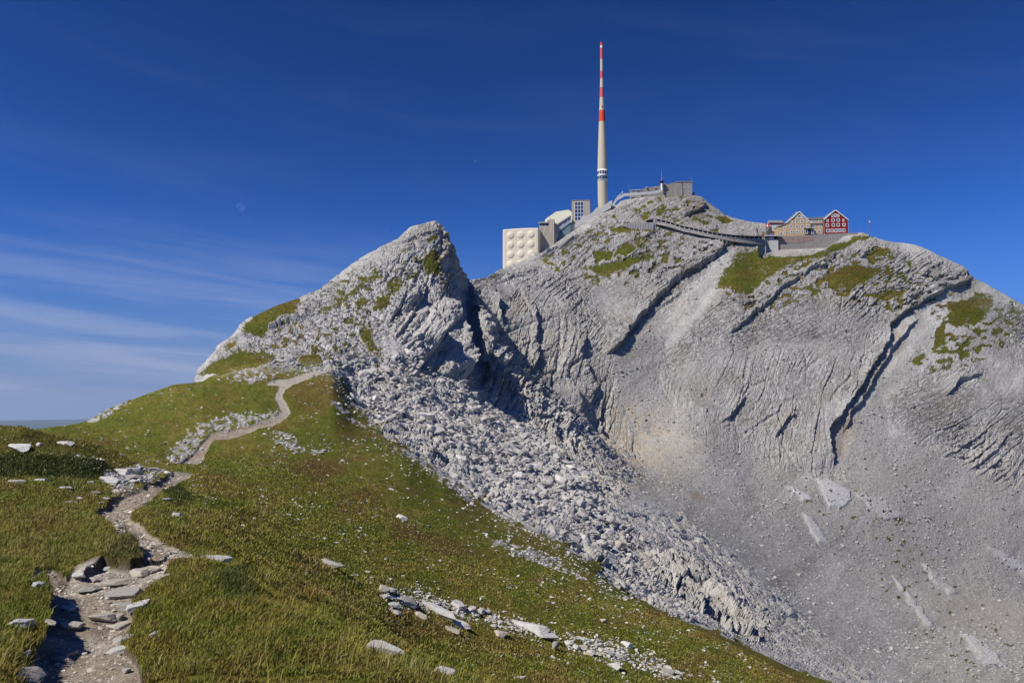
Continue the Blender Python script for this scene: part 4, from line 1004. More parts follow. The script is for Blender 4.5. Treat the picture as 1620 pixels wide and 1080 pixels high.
sz = np.concatenate([power(11000, 2.6, 20, 2.5, 22), power(15000, 1.1, 4.0, 2.2, 19)])
sz = sz * CO[pk, 1] / F
heap('boulder_rubble', pk, sz, 14, 2, ST_far, seed=4, label='grey limestone boulders covering the slope below the near peak')
tw = (M_talus * (1 - 0.8*M_green) + 0.25*RG + 0.3*RH) * np.clip(1 - M_meadow, 0, 1) * (SK > 10.8) * (SK < 14)
pk = sample(tw, 9000, 23)
sz = power(9000, 1.6, 7, 2.9, 24) * CO[pk, 1] / F
heap('talus', pk, sz, 12, 1, ST_far, seed=5, label='pale blocks strewn over the flank of the near peak')
sw = scr * (SK > 11) * (0.3 + np.clip(fbm2(U, V, 60, 3, 173) + 0.3, 0, 1)) 
pk = sample(sw, 16000, 25)
sz = power(16000, 1.0, 6, 2.9, 26) * CO[pk, 1] / F
heap('scree_stones', pk, sz, 10, 1, ST_far, seed=6, label='loose grey stones on the scree of the valley')
ew = np.zeros(U.shape)
for (pl, s, a, b), f in zip(stony_polys, (1.3, 1, 1, 1, .8, 1.0, 1.0, 1.0, 1.7, 1.5)):
    ew = np.maximum(ew, f * poly_mask(pl, s + 6, a, b))
ew = np.maximum(ew, 1.2*hill_rock)
ew = (ew**2 * np.clip(0.25 + 1.2*st_f, 0.02, 1) + 0.035*(Y > 14)*np.clip(2.2*fbm2(U, V*1.6, 26, 3, 175) + 0.15, 0.05, 1.2)*M_meadow) * M_meadow * (1 - 0.9*M_path) 
edge_d, _ = line_dist(EDGE[:8], 60, 5, 11.2)
ew = np.maximum(ew, 0.5 * np.exp(-np.clip(edge_d, 0, None)/14) * (edge_d > 0) * (edge_d < 60) * np.clip(0.3 + st_f, 0, 1) * M_meadow)
pk = sample(ew, 11000, 27)
sz = power(11000, 1.8, 8, 2.7, 28) * CO[pk, 1] / F
heap('turf_stones', pk, sz, 12, 2, ST_white, flat=(0.3, 0.7), seed=7, label='small white stones lying in the turf of the meadow', lift=0.4)
gw = M_path * M_meadow * (SK < 11.3)
pk = sample(gw * (Y < 24), 11000, 29)
sz = power(11000, 0.8, 11, 2.6, 30) * CO[pk, 1] / F
heap('path_gravel', pk, sz, 12, 2, ST_pale, flat=(0.25, 0.6), seed=8, label='flat chips of limestone trodden into the path', lift=0.0)
# the largest boulders of the slope, one by one
bs = np.random.default_rng(31)
cand = sample(bw * (Y > 100), 4000, 32)
big = []
for c in cand:
    if all((PU[c]-PU[d])**2 + (PV[c]-PV[d])**2 > 22**2 for d in big): big.append(c)
    if len(big) == 46: break
for c in big:
    put_stone('boulder', PU[c], PV[c], bs.uniform(12, 24), ('block', 'lump')[int(bs.integers(2))], int(bs.integers(14)), ST_far, 'large grey limestone boulder on the rubble slope under the near peak', 'boulder', 'large boulders on the rubble slope', hs=bs.uniform(0.7, 1.2), tilt=bs.uniform(-0.4, 0.4))

# ------------------------------------------------------------------ grass
def mat_blade():
    m, t, b = mat_new('grass_blades'); L = t.links.new
    at = N(t, 'ShaderNodeAttribute', attribute_name='Col')
    L(at.outputs['Color'], b.inputs['Base Color']); b.inputs['Roughness'].default_value = 0.7; b.inputs['Specular IOR Level'].default_value = 0.12
    tr = N(t, 'ShaderNodeBsdfTranslucent'); L(at.outputs['Color'], tr.inputs[0])
    ms = N(t, 'ShaderNodeMixShader', i_0=0.3)
    out = [n for n in t.nodes if n.type == 'OUTPUT_MATERIAL'][0]
    L(b.outputs[0], ms.inputs[1]); L(tr.outputs[0], ms.inputs[2]); L(ms.outputs[0], out.inputs[0])
    return m
def blades(name, n, ymin, ymax, hmin, hmax, seed, label, wmul=1.0, dens=None):
    rng = np.random.default_rng(seed)
    wt = (M_meadow * (1 - np.maximum(M_path, M_pathclear)) *  (1 - 0.85*M_stony) * (1 - 0.6*M_heap) * (Y > ymin) * (Y < ymax) * (SK < 9.5) * (U > -60) * (U < 1680)).astype(np.float64)
    if dens is not None: wt = wt * dens
    w = np.where(vis | (SK.reshape(-1) < 1.2), wt.reshape(-1), 0); pk = rng.choice(len(w), n, p=w / w.sum())
    c0 = CO[pk].copy(); d = c0[:, 1]
    c0[:, 0] += rng.uniform(-1, 1, n) * d * 0.0011; c0[:, 1] += rng.uniform(-1, 1, n) * d * 0.004
    cl = fbm((c0[:, 0], c0[:, 1], c0[:, 2]), 0.55, 3, seed + 1); cl2 = fbm((c0[:, 0], c0[:, 1], c0[:, 2]), 2.2, 3, seed + 2)
    h = (hmin + (hmax - hmin) * rng.random(n)**1.7) * (0.65 + 0.9*np.clip(cl + 0.35, 0, 1.2)) * np.clip(1 + 0.5*cl2, 0.4, 1.6)
    h *= 1 - 0.6*M_soft.reshape(-1)[pk]
    wd = np.maximum(0.0035, d * 0.00055) * wmul * rng.uniform(0.7, 1.3, n)
    a = rng.uniform(0, 6.283, n); lean = rng.uniform(0.15, 0.9, n) * h
    wind = np.array([0.2, -0.05])
    dx = np.cos(a)*lean + wind[0]*h; dy = np.sin(a)*lean + wind[1]*h
    sx, sy = -np.sin(a + rng.uniform(-.6, .6, n)) * wd, np.cos(a) * wd
    P0 = np.stack([c0[:, 0] - sx, c0[:, 1] - sy, c0[:, 2] - 0.01], 1); P1 = np.stack([c0[:, 0] + sx, c0[:, 1] + sy, c0[:, 2] - 0.01], 1)
    mx = c0[:, 0] + dx*0.35; my_ = c0[:, 1] + dy*0.35; mz = c0[:, 2] + h*0.62
    P2 = np.stack([mx - sx*.75, my_ - sy*.75, mz], 1); P3 = np.stack([mx + sx*.75, my_ + sy*.75, mz], 1)
    P4 = np.stack([c0[:, 0] + dx, c0[:, 1] + dy, c0[:, 2] + h*np.sqrt(np.clip(1 - 0.25*(dx*dx+dy*dy)/(h*h+1e-9), 0.25, 1))], 1)
    co = np.stack([P0, P1, P2, P3, P4], 1).reshape(-1, 3)
    i = np.arange(n)[:, None, None]*5
    fa = (np.array([[0, 1, 3], [0, 3, 2], [2, 3, 4]])[None] + i).reshape(-1, 3)
    base = T.reshape(-1, 3)[pk]
    dry = sstep(0.05, 0.6, cl2 + 0.6*rng.normal(size=n)*0.5)
    col = base * rng.uniform(1.35, 2.4, n)[:, None]
    col = col*(1 - 0.55*dry[:, None]) + np.array([0.34, 0.28, 0.10])*0.55*dry[:, None]
    straw = rng.random(n) < 0.05 * (1 + cl2)
    col = np.where(straw[:, None], np.array([0.44, 0.37, 0.19]) * rng.uniform(0.7, 1.1, n)[:, None], col)
    col = np.clip(np.repeat(col, 5, 0), 0.005, 0.6)
    me = np_mesh(name, co, fa, 3, True, col)
    return tag(link(name, me, BLADE), label=label, kind='stuff')
BLADE = mat_blade()
M_soft = np.maximum(poly_mask(PATH_NEAR, 22, 0, 8.6, nu, nv), 0.6*M_heap)
M_pathclear = (poly_mask(PATH_NEAR, 5, 0, 8.6, nu, nv) > 0.2).astype(np.float32)
blades('grass', 300000, 1.8, 14, 0.015, 0.052, 41, 'short green and straw coloured alpine grass near the camera')
blades('grass', 150000, 12, 42, 0.02, 0.05, 42, 'short ochre and green alpine grass farther down the slope', 1.2)
tus = sstep(0.15, 0.5, fbs((SK < 8) & (Y < 30), p3, 0.9, 3, 190))**2 + 0.02
blades('tussocks', 16000, 1.8, 16, 0.05, 0.13, 43, 'longer straw coloured tufts standing out of the turf', 0.9, tus)
# ------------------------------------------------------------------ building kit
def mat_wall(name, col, var=0.08, scale=0.4, rough=0.85, bump=0.0, bscale=1.0, spec=0.2, metal=0.0, streak=0.0):
    m, t, b = mat_new(name); L = t.links.new
    ge = N(t, 'ShaderNodeNewGeometry')
    mp = N(t, 'ShaderNodeMapping'); mp.inputs['Scale'].default_value = (1, 1, 0.25 if streak else 1); L(ge.outputs['Position'], mp.inputs[0])
    n1 = N(t, 'ShaderNodeTexNoise', i_Scale=scale, i_Detail=6.0, i_Roughness=0.65); L(mp.outputs[0], n1.inputs['Vector'])
    r = N(t, 'ShaderNodeMapRange'); L(n1.outputs['Fac'], r.inputs[0]); r.inputs[1].default_value = 0.3; r.inputs[2].default_value = 0.7
    r.inputs[3].default_value = 1 - var*1.5; r.inputs[4].default_value = 1 + var
    sc = N(t, 'ShaderNodeVectorMath', operation='SCALE'); sc.inputs[0].default_value = col; L(r.outputs[0], sc.inputs['Scale'])
    L(sc.outputs[0], b.inputs['Base Color'])
    b.inputs['Roughness'].default_value = rough; b.inputs['Specular IOR Level'].default_value = spec; b.inputs['Metallic'].default_value = metal
    if bump:
        n2 = N(t, 'ShaderNodeTexNoise', i_Scale=bscale, i_Detail=4.0); L(ge.outputs['Position'], n2.inputs['Vector'])
        bp = N(t, 'ShaderNodeBump', i_Strength=bump, i_Distance=0.15); L(n2.outputs['Fac'], bp.inputs['Height']); L(bp.outputs[0], b.inputs['Normal'])
    return m
B = dict(
 cream=mat_wall('cream_cladding', (0.66, 0.60, 0.46), 0.03, 0.15, 0.6),
 cream_roof=mat_wall('pale_cream_roof', (0.78, 0.74, 0.56), 0.03, 0.15, 0.6),
 tower=mat_wall('tower_cream', (0.53, 0.48, 0.37), 0.05, 0.12, 0.7, streak=1),
 red_band=mat_wall('red_paint', (0.62, 0.075, 0.025), 0.06, 0.2, 0.5), pink_band=mat_wall('faded_red_paint', (0.62, 0.11, 0.12), 0.06, 0.2, 0.5),
 white=mat_wall('white_paint', (0.80, 0.80, 0.78), 0.04, 0.5, 0.6), trim=mat_wall('window_white', (0.84, 0.83, 0.80), 0.03, 0.8, 0.6),
 glass=mat_wall('dark_glass', (0.025, 0.040, 0.075), 0.3, 0.3, 0.08, spec=0.6), blue_glass=mat_wall('blue_glass', (0.025, 0.055, 0.13), 0.35, 0.35, 0.12, spec=0.35),
 green_glass=mat_wall('green_glass', (0.16, 0.22, 0.22), 0.2, 0.4, 0.15, spec=0.5),
 concrete=mat_wall('weathered_concrete', (0.40, 0.355, 0.30), 0.16, 0.35, 0.9, 0.3, 1.5, streak=1), pale_concrete=mat_wall('pale_concrete', (0.52, 0.515, 0.49), 0.08, 0.4, 0.9),
 grey_concrete=mat_wall('grey_concrete', (0.37, 0.36, 0.35), 0.12, 0.5, 0.9, streak=1),
 yellow=mat_wall('ochre_shingle', (0.50, 0.37, 0.215), 0.10, 1.6, 0.85, 0.4, 3.0), red_shingle=mat_wall('crimson_shingle', (0.25, 0.016, 0.020), 0.10, 1.6, 0.7, 0.3, 3.0),
 roof=mat_wall('grey_roof', (0.22, 0.22, 0.235), 0.10, 0.6, 0.6), stone=mat_wall('masonry', (0.30, 0.275, 0.25), 0.28, 1.1, 0.95, 0.8, 1.4),
 pink_stone=mat_wall('reddish_masonry', (0.33, 0.245, 0.205), 0.28, 1.1, 0.95, 0.8, 1.4), metal=mat_wall('galvanised_steel', (0.35, 0.36, 0.37), 0.1, 1.0, 0.4, metal=0.7),
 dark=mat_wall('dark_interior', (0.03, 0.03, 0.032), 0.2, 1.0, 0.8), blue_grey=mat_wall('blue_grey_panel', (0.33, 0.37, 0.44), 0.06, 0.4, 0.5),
 orange=mat_wall('orange_cloth', (0.65, 0.27, 0.04), 0.08, 1.0, 0.8), flag_red=mat_wall('flag_red', (0.60, 0.02, 0.03), 0.05, 1.0, 0.8), wood=mat_wall('brown_boards', (0.16, 0.10, 0.06), 0.2, 1.5, 0.9),
 skin=mat_wall('skin', (0.50, 0.32, 0.24), 0.03, 3, 0.6), hair=mat_wall('brown_hair', (0.05, 0.03, 0.02), 0.1, 9, 0.6))

class MB:
    """collects simple solids and links them as one mesh object"""
    def __init__(s): s.v = []; s.f = []
    def add(s, vs, fs):
        n = len(s.v); s.v += [tuple(v) for v in vs]; s.f += [tuple(i + n for i in f) for f in fs]; return s
    def box(s, x0, x1, y0, y1, z0, z1):
        return s.add([(x0,y0,z0),(x1,y0,z0),(x1,y1,z0),(x0,y1,z0),(x0,y0,z1),(x1,y0,z1),(x1,y1,z1),(x0,y1,z1)],
                     [(0,3,2,1),(4,5,6,7),(0,1,5,4),(1,2,6,5),(2,3,7,6),(3,0,4,7)])
    def prism(s, poly, y0, y1):
        """outline in x, z run from y0 to y1"""
        n = len(poly)
        vs = [(x, y0, z) for x, z in poly] + [(x, y1, z) for x, z in poly]
        return s.add(vs, [tuple(range(n)), tuple(range(2*n-1, n-1, -1))] + [(i, i+n, (i+1) % n + n, (i+1) % n) for i in range(n)])
    def lathe(s, prof, seg=32, cx=0, cy=0, cap=True):
        vs = []
        for r, z in prof:
            vs += [(cx + r*math.cos(2*math.pi*k/seg), cy + r*math.sin(2*math.pi*k/seg), z) for k in range(seg)]
        fs = [(j*seg+k, j*seg+(k+1) % seg, (j+1)*seg+(k+1) % seg, (j+1)*seg+k) for j in range(len(prof)-1) for k in range(seg)]
        if cap: fs += [tuple(range(seg-1, -1, -1)), tuple(range((len(prof)-1)*seg, len(prof)*seg))]
        return s.add(vs, fs)
    def bar(s, a, b, r, seg=6):
        a, b = Vector(a), Vector(b); d = (b - a).normalized()
        x = d.orthogonal().normalized(); y = d.cross(x)
        vs = [tuple(q + r*(math.cos(2*math.pi*k/seg)*x + math.sin(2*math.pi*k/seg)*y)) for q in (a, b) for k in range(seg)]
        return s.add(vs, [tuple(range(seg-1, -1, -1)), tuple(range(seg, 2*seg))] + [(k, (k+1) % seg, (k+1) % seg + seg, k + seg) for k in range(seg)])
    def build(s, name, mat, parent=None, bevel=0, seg=1, smooth=False):
        bm = bmesh.new(); vs = [bm.verts.new(v) for v in s.v]
        for f in s.f:
            try: bm.faces.new([vs[i] for i in f])
            except ValueError: pass
        bmesh.ops.recalc_face_normals(bm, faces=bm.faces[:])
        if bevel: bmesh.ops.bevel(bm, geom=bm.edges[:], offset=bevel, segments=seg, affect='EDGES', profile=0.5)
        me = bpy.data.meshes.new(name); bm.to_mesh(me); bm.free()
        if smooth: me.polygons.foreach_set('use_smooth', [True]*len(me.polygons))
        return link(name, me, mat, parent)
def empty(name, loc, rz=0, label=None, cat=None, group=None):
    o = bpy.data.objects.new(name, None); COL.objects.link(o); o.empty_display_size = 1
    o.location = loc; o.rotation_euler = (0, 0, rz)
    return tag(o, label, cat, group)
class Plane:
    """a building's front: pixels of the photograph to x, z in metres from its corner"""
    def __init__(s, u, v, y): s.o = P(u, v, y); s.y = y
    def __call__(s, u, v): p = P(u, v, s.y); return p.x - s.o.x, p.z - s.o.z
    def x(s, u, v=400): return s(u, v)[0]
    def z(s, v, u=None): return P(CU if u is None else u, v, s.y).z - s.o.z
def window(pl, u, v, w, h, parent, y=0.0, frame='trim', pane='glass', mull=1, fr=0.3, name='window'):
    """frame stands proud of the wall; dark panes sit in it"""
    x0, z1 = pl(u - w/2, v - h/2); x1, z0 = pl(u + w/2, v + h/2)
    W_, H_ = x1 - x0, z1 - z0; t = fr
    m = MB().box(x0, x1, y-0.10, y+0.1, z1-t, z1).box(x0, x1, y-0.10, y+0.1, z0, z0+t*1.2).box(x0, x0+t, y-0.10, y+0.1, z0+t*1.2, z1-t).box(x1-t, x1, y-0.10, y+0.1, z0+t*1.2, z1-t)
    for k in range(mull):
        c = x0 + W_*(k+1)/(mull+1); m.box(c-0.09, c+0.09, y-0.08, y+0.1, z0+t*1.2, z1-t)
    f = m.build(name, B[frame], parent)
    MB().box(x0+t, x1-t, y-0.03, y+0.08, z0+t*1.2, z1-t).build('pane', B[pane], f)
    return f

# ------------------------------------------------------------------ the mast
TY = 615.0; tp = Plane(953.5, 325, TY)
tower = empty('transmission_tower', tp.o, 0, 'tall slender cream transmitter tower with red bands on the summit ridge', 'tower')
pxm = TY / F
def seg(name, mat, prof, **k):
    return MB().lathe([(w*pxm/2, tp.z(v)) for v, w in prof], 40, cap=(name == 'tip')).build(name, B[mat], tower, smooth=(name != 'tip'), **k)
def fixsmooth(o):
    pass
for o in [seg('shaft', 'tower', [(345, 13.0), (327, 14.6), (318, 15.4), (287, 15.7)]),
          seg('shaft', 'tower', [(269.0, 15.5), (250, 14.7), (230, 13.3), (215, 12.0), (193.2, 10.4)]),
          seg('band', 'red_band', [(193.2, 10.5), (175.4, 9.2)]),
          seg('shaft', 'tower', [(175.4, 9.1), (154.7, 6.9)]),
          seg('band', 'pink_band', [(154.7, 7.0), (138.9, 6.2)]), seg('shaft', 'tower', [(138.9, 6.0), (124.9, 5.1)]),
          seg('band', 'pink_band', [(124.9, 5.1), (113.0, 4.8)]), seg('shaft', 'tower', [(113.0, 4.75), (94.0, 4.65)]),
          seg('band', 'pink_band', [(94.0, 4.8), (76.3, 4.7)]), seg('band', 'white', [(76.3, 4.4), (73.2, 4.4)]), seg('band', 'pink_band', [(73.2, 4.4), (70.6, 4.4)]), seg('tip', 'red_band', [(70.6, 4.2), (67.5, 4.0)])]:
    fixsmooth(o)
ring = seg('window_ring', 'white', [(287, 15.7), (286.9, 16.2), (269.1, 16.2), (269, 15.5)]); fixsmooth(ring)
for (va, vb) in ((284.4, 279.0), (276.8, 271.2)):
    z0, z1 = tp.z(va), tp.z(vb); r = 16.2*pxm/2
    for k in range(14):
        a0 = 2*math.pi*(k + 0.12)/14; a1 = 2*math.pi*(k + 0.88)/14
        m = MB(); n = 4
        for q in range(n):
            b0, b1 = a0 + (a1-a0)*q/n, a0 + (a1-a0)*(q+1)/n
            m.add([((r+d)*math.cos(b), (r+d)*math.sin(b), z) for d in (0.0, 0.05) for b in (b0, b1) for z in (z0, z1)], [(4,6,7,5), (0,1,3,2), (0,4,5,1), (2,3,7,6), (1,5,7,3), (0,2,6,4)])
        m.build('window', B['glass'], ring)
MB().box(-0.28, 0.28, -8.9*pxm/2-0.15, -8.9*pxm/2+0.3, tp.z(172), tp.z(169)).build('hatch', B['dark'], tower)

# ------------------------------------------------------------------ station: domed cladding block
YD = 590.0; dp = Plane(795, 440, YD); th = math.radians(-13)
blk_ = empty('clad_building', dp.o, th, 'windowless cream building clad in panels of round domes', 'building')
pm = YD / F / math.cos(th)
DW, DH = 57.0*pm, dp.z(362.6)
MB().box(0, DW, 0, 22, -8, DH).build('wall', B['cream'], blk_, bevel=0.9, seg=3)
for r_, v in enumerate((372.8, 388.0, 403.2, 418.4)):
    for c_, u in enumerate((807.9, 824.0, 840.3)):
        cx, cz, R = (u - 795)*pm, dp.z(v) * (1 + 0.0*c_), 2.75
        prof = [(R*1.02, 0.0), (R*0.99, 0.05), (R*0.93, 0.19), (R*0.80, 0.40), (R*0.6, 0.60), (R*0.35, 0.73), (R*0.12, 0.78)]
        m = MB().lathe([(a, b) for a, b in prof], 28)
        m.v = [(cx + x, -0.0 - z, cz + y) for x, y, z in m.v]
        d = m.build('dome', B['cream'], blk_, smooth=True)
sm = MB()
for u in (799.6, 816.0, 832.2, 848.6): sm.box((u-795)*pm-0.12, (u-795)*pm+0.12, -0.05, 0.05, 0, DH-1.5)
for v in (365.2, 380.4, 395.6, 410.8): sm.box(0.9, DW-1.0, -0.045, 0.06, dp.z(v)-0.12, dp.z(v)+0.12)
sm.build('panel_joint', mat_wall('joint_shade', (0.60, 0.545, 0.42), 0.03), blk_)
MB().box(DW*0.22, DW*0.8, 3, 18, DH, DH+0.6).build('roof_edge', B['cream_roof'], blk_)

# arrival block of grey concrete with a glazed cabin on top
YC = 592.0; cp = Plane(853, 400, YC)
cc = empty('concrete_lift_tower', cp.o, math.radians(-6), 'narrow weathered concrete block with glazed top room right of the dome clad building', 'building')
def bx(pl, u0, u1, va, vb, y0, y1, m=None):
    x0, z1 = pl(u0, va); x1, z0 = pl(u1, vb); return (m or MB()).box(x0, x1, y0, y1, z0, z1)
bx(cp, 853.0, 868.6, 357.4, 415, 0, 14).build('wall', B['concrete'], cc)
w = bx(cp, 853.6, 868.6, 353.2, 357.4, 0.4, 13).build('window_band', B['glass'], cc)
m = MB()
for u in (853.6, 856.6, 862.4, 868.0): bx(cp, u, u+0.8, 353.2, 357.4, 0.25, 0.6, m)
m.build('mullion', B['concrete'], w)
bx(cp, 852.0, 869.6, 351.4, 353.2, -0.6, 14.5).build('roof', B['concrete'], cc)
bx(cp, 868.6, 877.0, 347.4, 420, -0.8, 14, None).build('stair_block', B['concrete'], cc)
bx(cp, 866.2, 868.6, 348.6, 351.4, 1.5, 6).build('roof_housing', B['dark'], cc)
bx(cp, 877.0, 880.2, 353.4, 420, 1.0, 14).build('link_block', B['concrete'], cc)
window(cp, 878.2, 355.2, 1.8, 2.2, cc, 1.0, 'concrete', 'glass', 0, 0.15)
for v in (362.6, 369.0, 375.6): window(cp, 857.4, v, 1.3, 2.6, cc, 0, 'concrete', 'glass', 0, 0.1)

# faceted pale roof behind
YR = 606.0; rp = Plane(862, 360, YR)
rr = empty('faceted_hall', rp.o, math.radians(-4), 'pale cream hall with chamfered faceted roof behind the glazed stairway', 'building')
out = [(861.8, 362), (861.9, 349.0), (863.4, 345.2), (879.4, 334.2), (898.4, 331.4), (903.0, 333.4), (908, 340), (908, 362)]
front = [rp(*q) for q in out]
inner = [rp(u*0.94 + 884*0.06, v*0.94 + 352*0.06) for u, v in out]
n = len(out)
vs = [(x, 0.0, z) for x, z in inner] + [(x, 2.2, z) for x, z in front] + [(x, 22, z) for x, z in front]
MB().add(vs, [tuple(range(n)), tuple(range(3*n-1, 2*n-1, -1))] + [(i, i+n, (i+1) % n+n, (i+1) % n) for i in range(n)] + [(i+n, i+2*n, (i+1) % n+2*n, (i+1) % n+n) for i in range(n)]).build('shell', B['cream_roof'], rr)

# glazed stairway climbing to the upper block
YG = 596.0; gp = Plane(858, 392, YG)
gg = empty('glazed_stairway', gp.o, 0, 'long glazed stairway climbing between the concrete block and the upper glass fronted block', 'building')
def par(pts, y0, y1, m=None): return (m or MB()).prism([gp(*q) for q in pts], y0, y1)
par([(873.5, 361.4), (903, 342.0), (903, 340.2), (873.5, 359.6)], -0.8, 7).build('roof', B['blue_grey'], gg)
gl = par([(873.5, 366.8), (903, 347.8), (903, 342.0), (873.5, 361.4)], 0.2, 6.8).build('window_band', B['blue_glass'], gg)
m = MB()
for k in range(16):
    u = 874.2 + k*1.9; v = 361.4 - (u-873.5)*0.6576
    x0, z0 = gp(u, v + 5.4); x1, z1 = gp(u + (0.45 if k % 4 else 0.9), v); m.box(x0, x1, -0.05, 0.35, z0, z1)
m.build('mullion', B['trim'], gl)
par([(859, 384.4), (903, 351.6), (903, 347.8), (873.5, 366.8), (866, 374.0), (859, 380.6)], -0.3, 6.6).build('parapet', B['blue_grey'], gg)
lw = par([(859, 396), (903, 372), (903, 351.6), (859, 384.4)], 0.3, 6).build('lower_wall', B['green_glass'], gg)
for (u, v, w_, h_) in ((860.6, 382.8+1.5, 1.6, 4), (887.2, 366.6, 3.4, 4.2)): window(gp, u, v, w_, h_, gg, 0.3, 'dark', 'glass', 0, 0.1)
bx(gp, 880.4, 882.2, 368.0, 378, -0.2, 0.3).build('pillar', B['pale_concrete'], gg)

# upper block with the big window grid
YU = 602.0; up_ = Plane(904.6, 372, YU)
ub = empty('glass_fronted_block', up_.o, math.radians(-7), 'tall concrete block with a blue window grid below the transmitter tower', 'building')
MB().box(0, up_.x(933.8), 0, 12, -6, up_.z(317.6)).build('wall', B['concrete'], ub, bevel=0.12)
MB().box(-0.3, up_.x(934.2), -0.25, 12.3, up_.z(317.6), up_.z(316.8)).build('roof_edge', B['pink_stone'], ub)
x0, z1 = up_(909.2, 319.8); x1, z0 = up_(923.4, 349.2)
gr_ = MB()
for k in range(4):
    xx = x0 + (x1-x0)*k/3; gr_.box(xx-0.15, xx+0.15, -0.14, 0.05, z0, z1)
for k in range(6):
    zz = z0 + (z1-z0)*k/5; gr_.box(x0, x1, -0.12, 0.05, zz-0.12, zz+0.12)
gf = gr_.build('window_frame', B['white'], ub)
for i in range(3):
    for j in range(5):
        MB().box(x0+(x1-x0)*i/3+0.16, x0+(x1-x0)*(i+1)/3-0.16, -0.06, 0.03, z0+(z1-z0)*j/5+0.13, z0+(z1-z0)*(j+1)/5-0.13).build('pane', B['blue_glass'], gf)
MB().box(-0.06, 0.1, 2.2, 3.4, up_.z(325), up_.z(320.4)).build('side_window', B['glass'], ub)
# concrete ramps and parapets up to the summit
YW = 600.0; wp = Plane(904, 360, YW)
rw = empty('ramp_wall', wp.o, 0, 'pale concrete ramp wall rising from the glass fronted block to the transmitter tower', 'wall')
wpz = lambda pts, y0, y1, m=None: (m or MB()).prism([wp(*q) for q in pts], y0, y1)
wpz([(903, 366), (903, 357.6), (926, 343.0), (945, 332.6), (966, 321.6), (966, 330), (945, 342), (926, 352.5)], -2.0, -0.4).build('parapet', B['pale_concrete'], rw)
wpz([(904, 360), (908, 354.0), (918, 347.6), (921, 341.4), (928.6, 341.0), (929, 346.5)], 0.0, 5).build('landing', B['pale_concrete'], rw)
wpz([(931, 345), (936, 337.5), (943.6, 328.6), (950, 328.2), (951, 336)], 0.2, 7).build('stair_house', B['pale_concrete'], rw)
wpz([(953, 330), (955.4, 324.4), (960, 322.0), (966.4, 317.0), (968.6, 317.4), (968.6, 326)], 0.2, 8).build('upper_landing', B['pale_concrete'], rw)

# ------------------------------------------------------------------ old weather station on the top
YS = 617.0; sp_ = Plane(1069, 315, YS)
ws = empty('summit_station', sp_.o, math.radians(-3), 'old grey stone building with tall windows on the very summit', 'building')
bx(sp_, 1069.0, 1095.2, 288.4, 322, 0, 12).build('wall', B['stone'], ws)
bx(sp_, 1068.4, 1096.0, 287.2, 288.4, -0.4, 12.4).build('roof', B['pink_stone'], ws)
for u, v, h in ((1074.2, 292.2, 3.6), (1082.2, 292.6, 4.6), (1089.6, 292.6, 4.6), (1082.2, 299.8, 4.6), (1089.6, 299.8, 4.8), (1089.8, 306.4, 5.0)):
    window(sp_, u, v, 3.4, h, ws, 0, 'pale_concrete', 'glass', 1, 0.28)
bx(sp_, 1079.5, 1081.0, 289, 320, -0.12, 0.0).build('downpipe', B['dark'], ws)
sl = Plane(1010, 312, YS + 3)
lw_ = empty('stone_terrace_building', sl.o, 0, 'low stepped stone building left of the old summit house', 'building')
MB().prism([sl(*q) for q in [(1015, 312), (1015, 300.6), (1019, 297.6), (1030, 296.0), (1044, 294.0), (1050, 291.4), (1058, 291.0), (1069, 288.4), (1069, 316), (1040, 316)]], 0, 9).build('wall', B['stone'], lw_)
MB().prism([sl(*q) for q in [(1048, 291.4), (1050, 289.8), (1053, 289.4), (1056.5, 290.0), (1058, 291.0)]], 1, 5).build('roof', B['pink_stone'], lw_)
for u, v in ((1024.2, 297.0), (1038.0, 297.2)):
    MB().lathe([(0.9, 0), (0.7, 0.25), (0.05, 0.4)], 14).build('dish', B['white'], lw_).location = (sl.x(u), -0.6, sl.z(v))
hut = Plane(998, 310, YS + 2)
hh = empty('flat_roofed_hut', hut.o, 0, 'small flat roofed hut with dark windows behind the summit parapet', 'hut')
bx(hut, 998.5, 1015.0, 301.2, 312, 0, 6).build('wall', B['grey_concrete'], hh)
bx(hut, 997.8, 1015.0, 300.2, 301.2, -0.5, 6.4).build('roof', B['pale_concrete'], hh)
window(hut, 1010.4, 303.4, 5.2, 3.4, hh, 0, 'pale_concrete', 'glass', 2, 0.14); window(hut, 1002.4, 303.4, 3.4, 3.0, hh, 0, 'pale_concrete', 'glass', 1, 0.14)
pw = Plane(975, 315, YS - 3)
par_w = tag(MB().prism([pw(*q) for q in [(969, 323), (974.5, 313.2), (986.5, 306.2), (1000, 305.2), (1034, 302.6), (1040, 300.6), (1047.6, 300.6), (1047.6, 303.6), (1036, 306.6), (1000, 309.4), (988, 310.4), (976, 317.5), (970, 327)]], 0, 1.2).build('parapet_wall', B['pale_concrete']), 'pale concrete parapet running along the summit below the hut', 'wall')
par_w.location = pw.o
mp_ = Plane(1047, 301, YS + 1)
ms_ = empty('antenna_mast', mp_.o, 0, 'thin mast with dark round platform above the summit terrace', 'mast')
MB().lathe([(0.75, 0), (0.75, mp_.z(290.4)), ], 12).build('base', B['white'], ms_)
MB().lathe([(0.5, mp_.z(290.4)), (1.6, mp_.z(288.6)), (1.7, mp_.z(286.9)), (0.5, mp_.z(286.2))], 14).build('platform', B['dark'], ms_)
MB().lathe([(0.42, mp_.z(286.2)), (0.30, mp_.z(282))], 8).build('pole', B['pink_band'], ms_); MB().lathe([(0.20, mp_.z(282)), (0.13, mp_.z(268.5))], 8).build('pole', B['metal'], ms_)
ap = Plane(996.3, 305, YS + 4)
an = empty('whip_antenna', ap.o, 0, 'thin upright whip antenna left of the flat roofed hut', 'antenna')
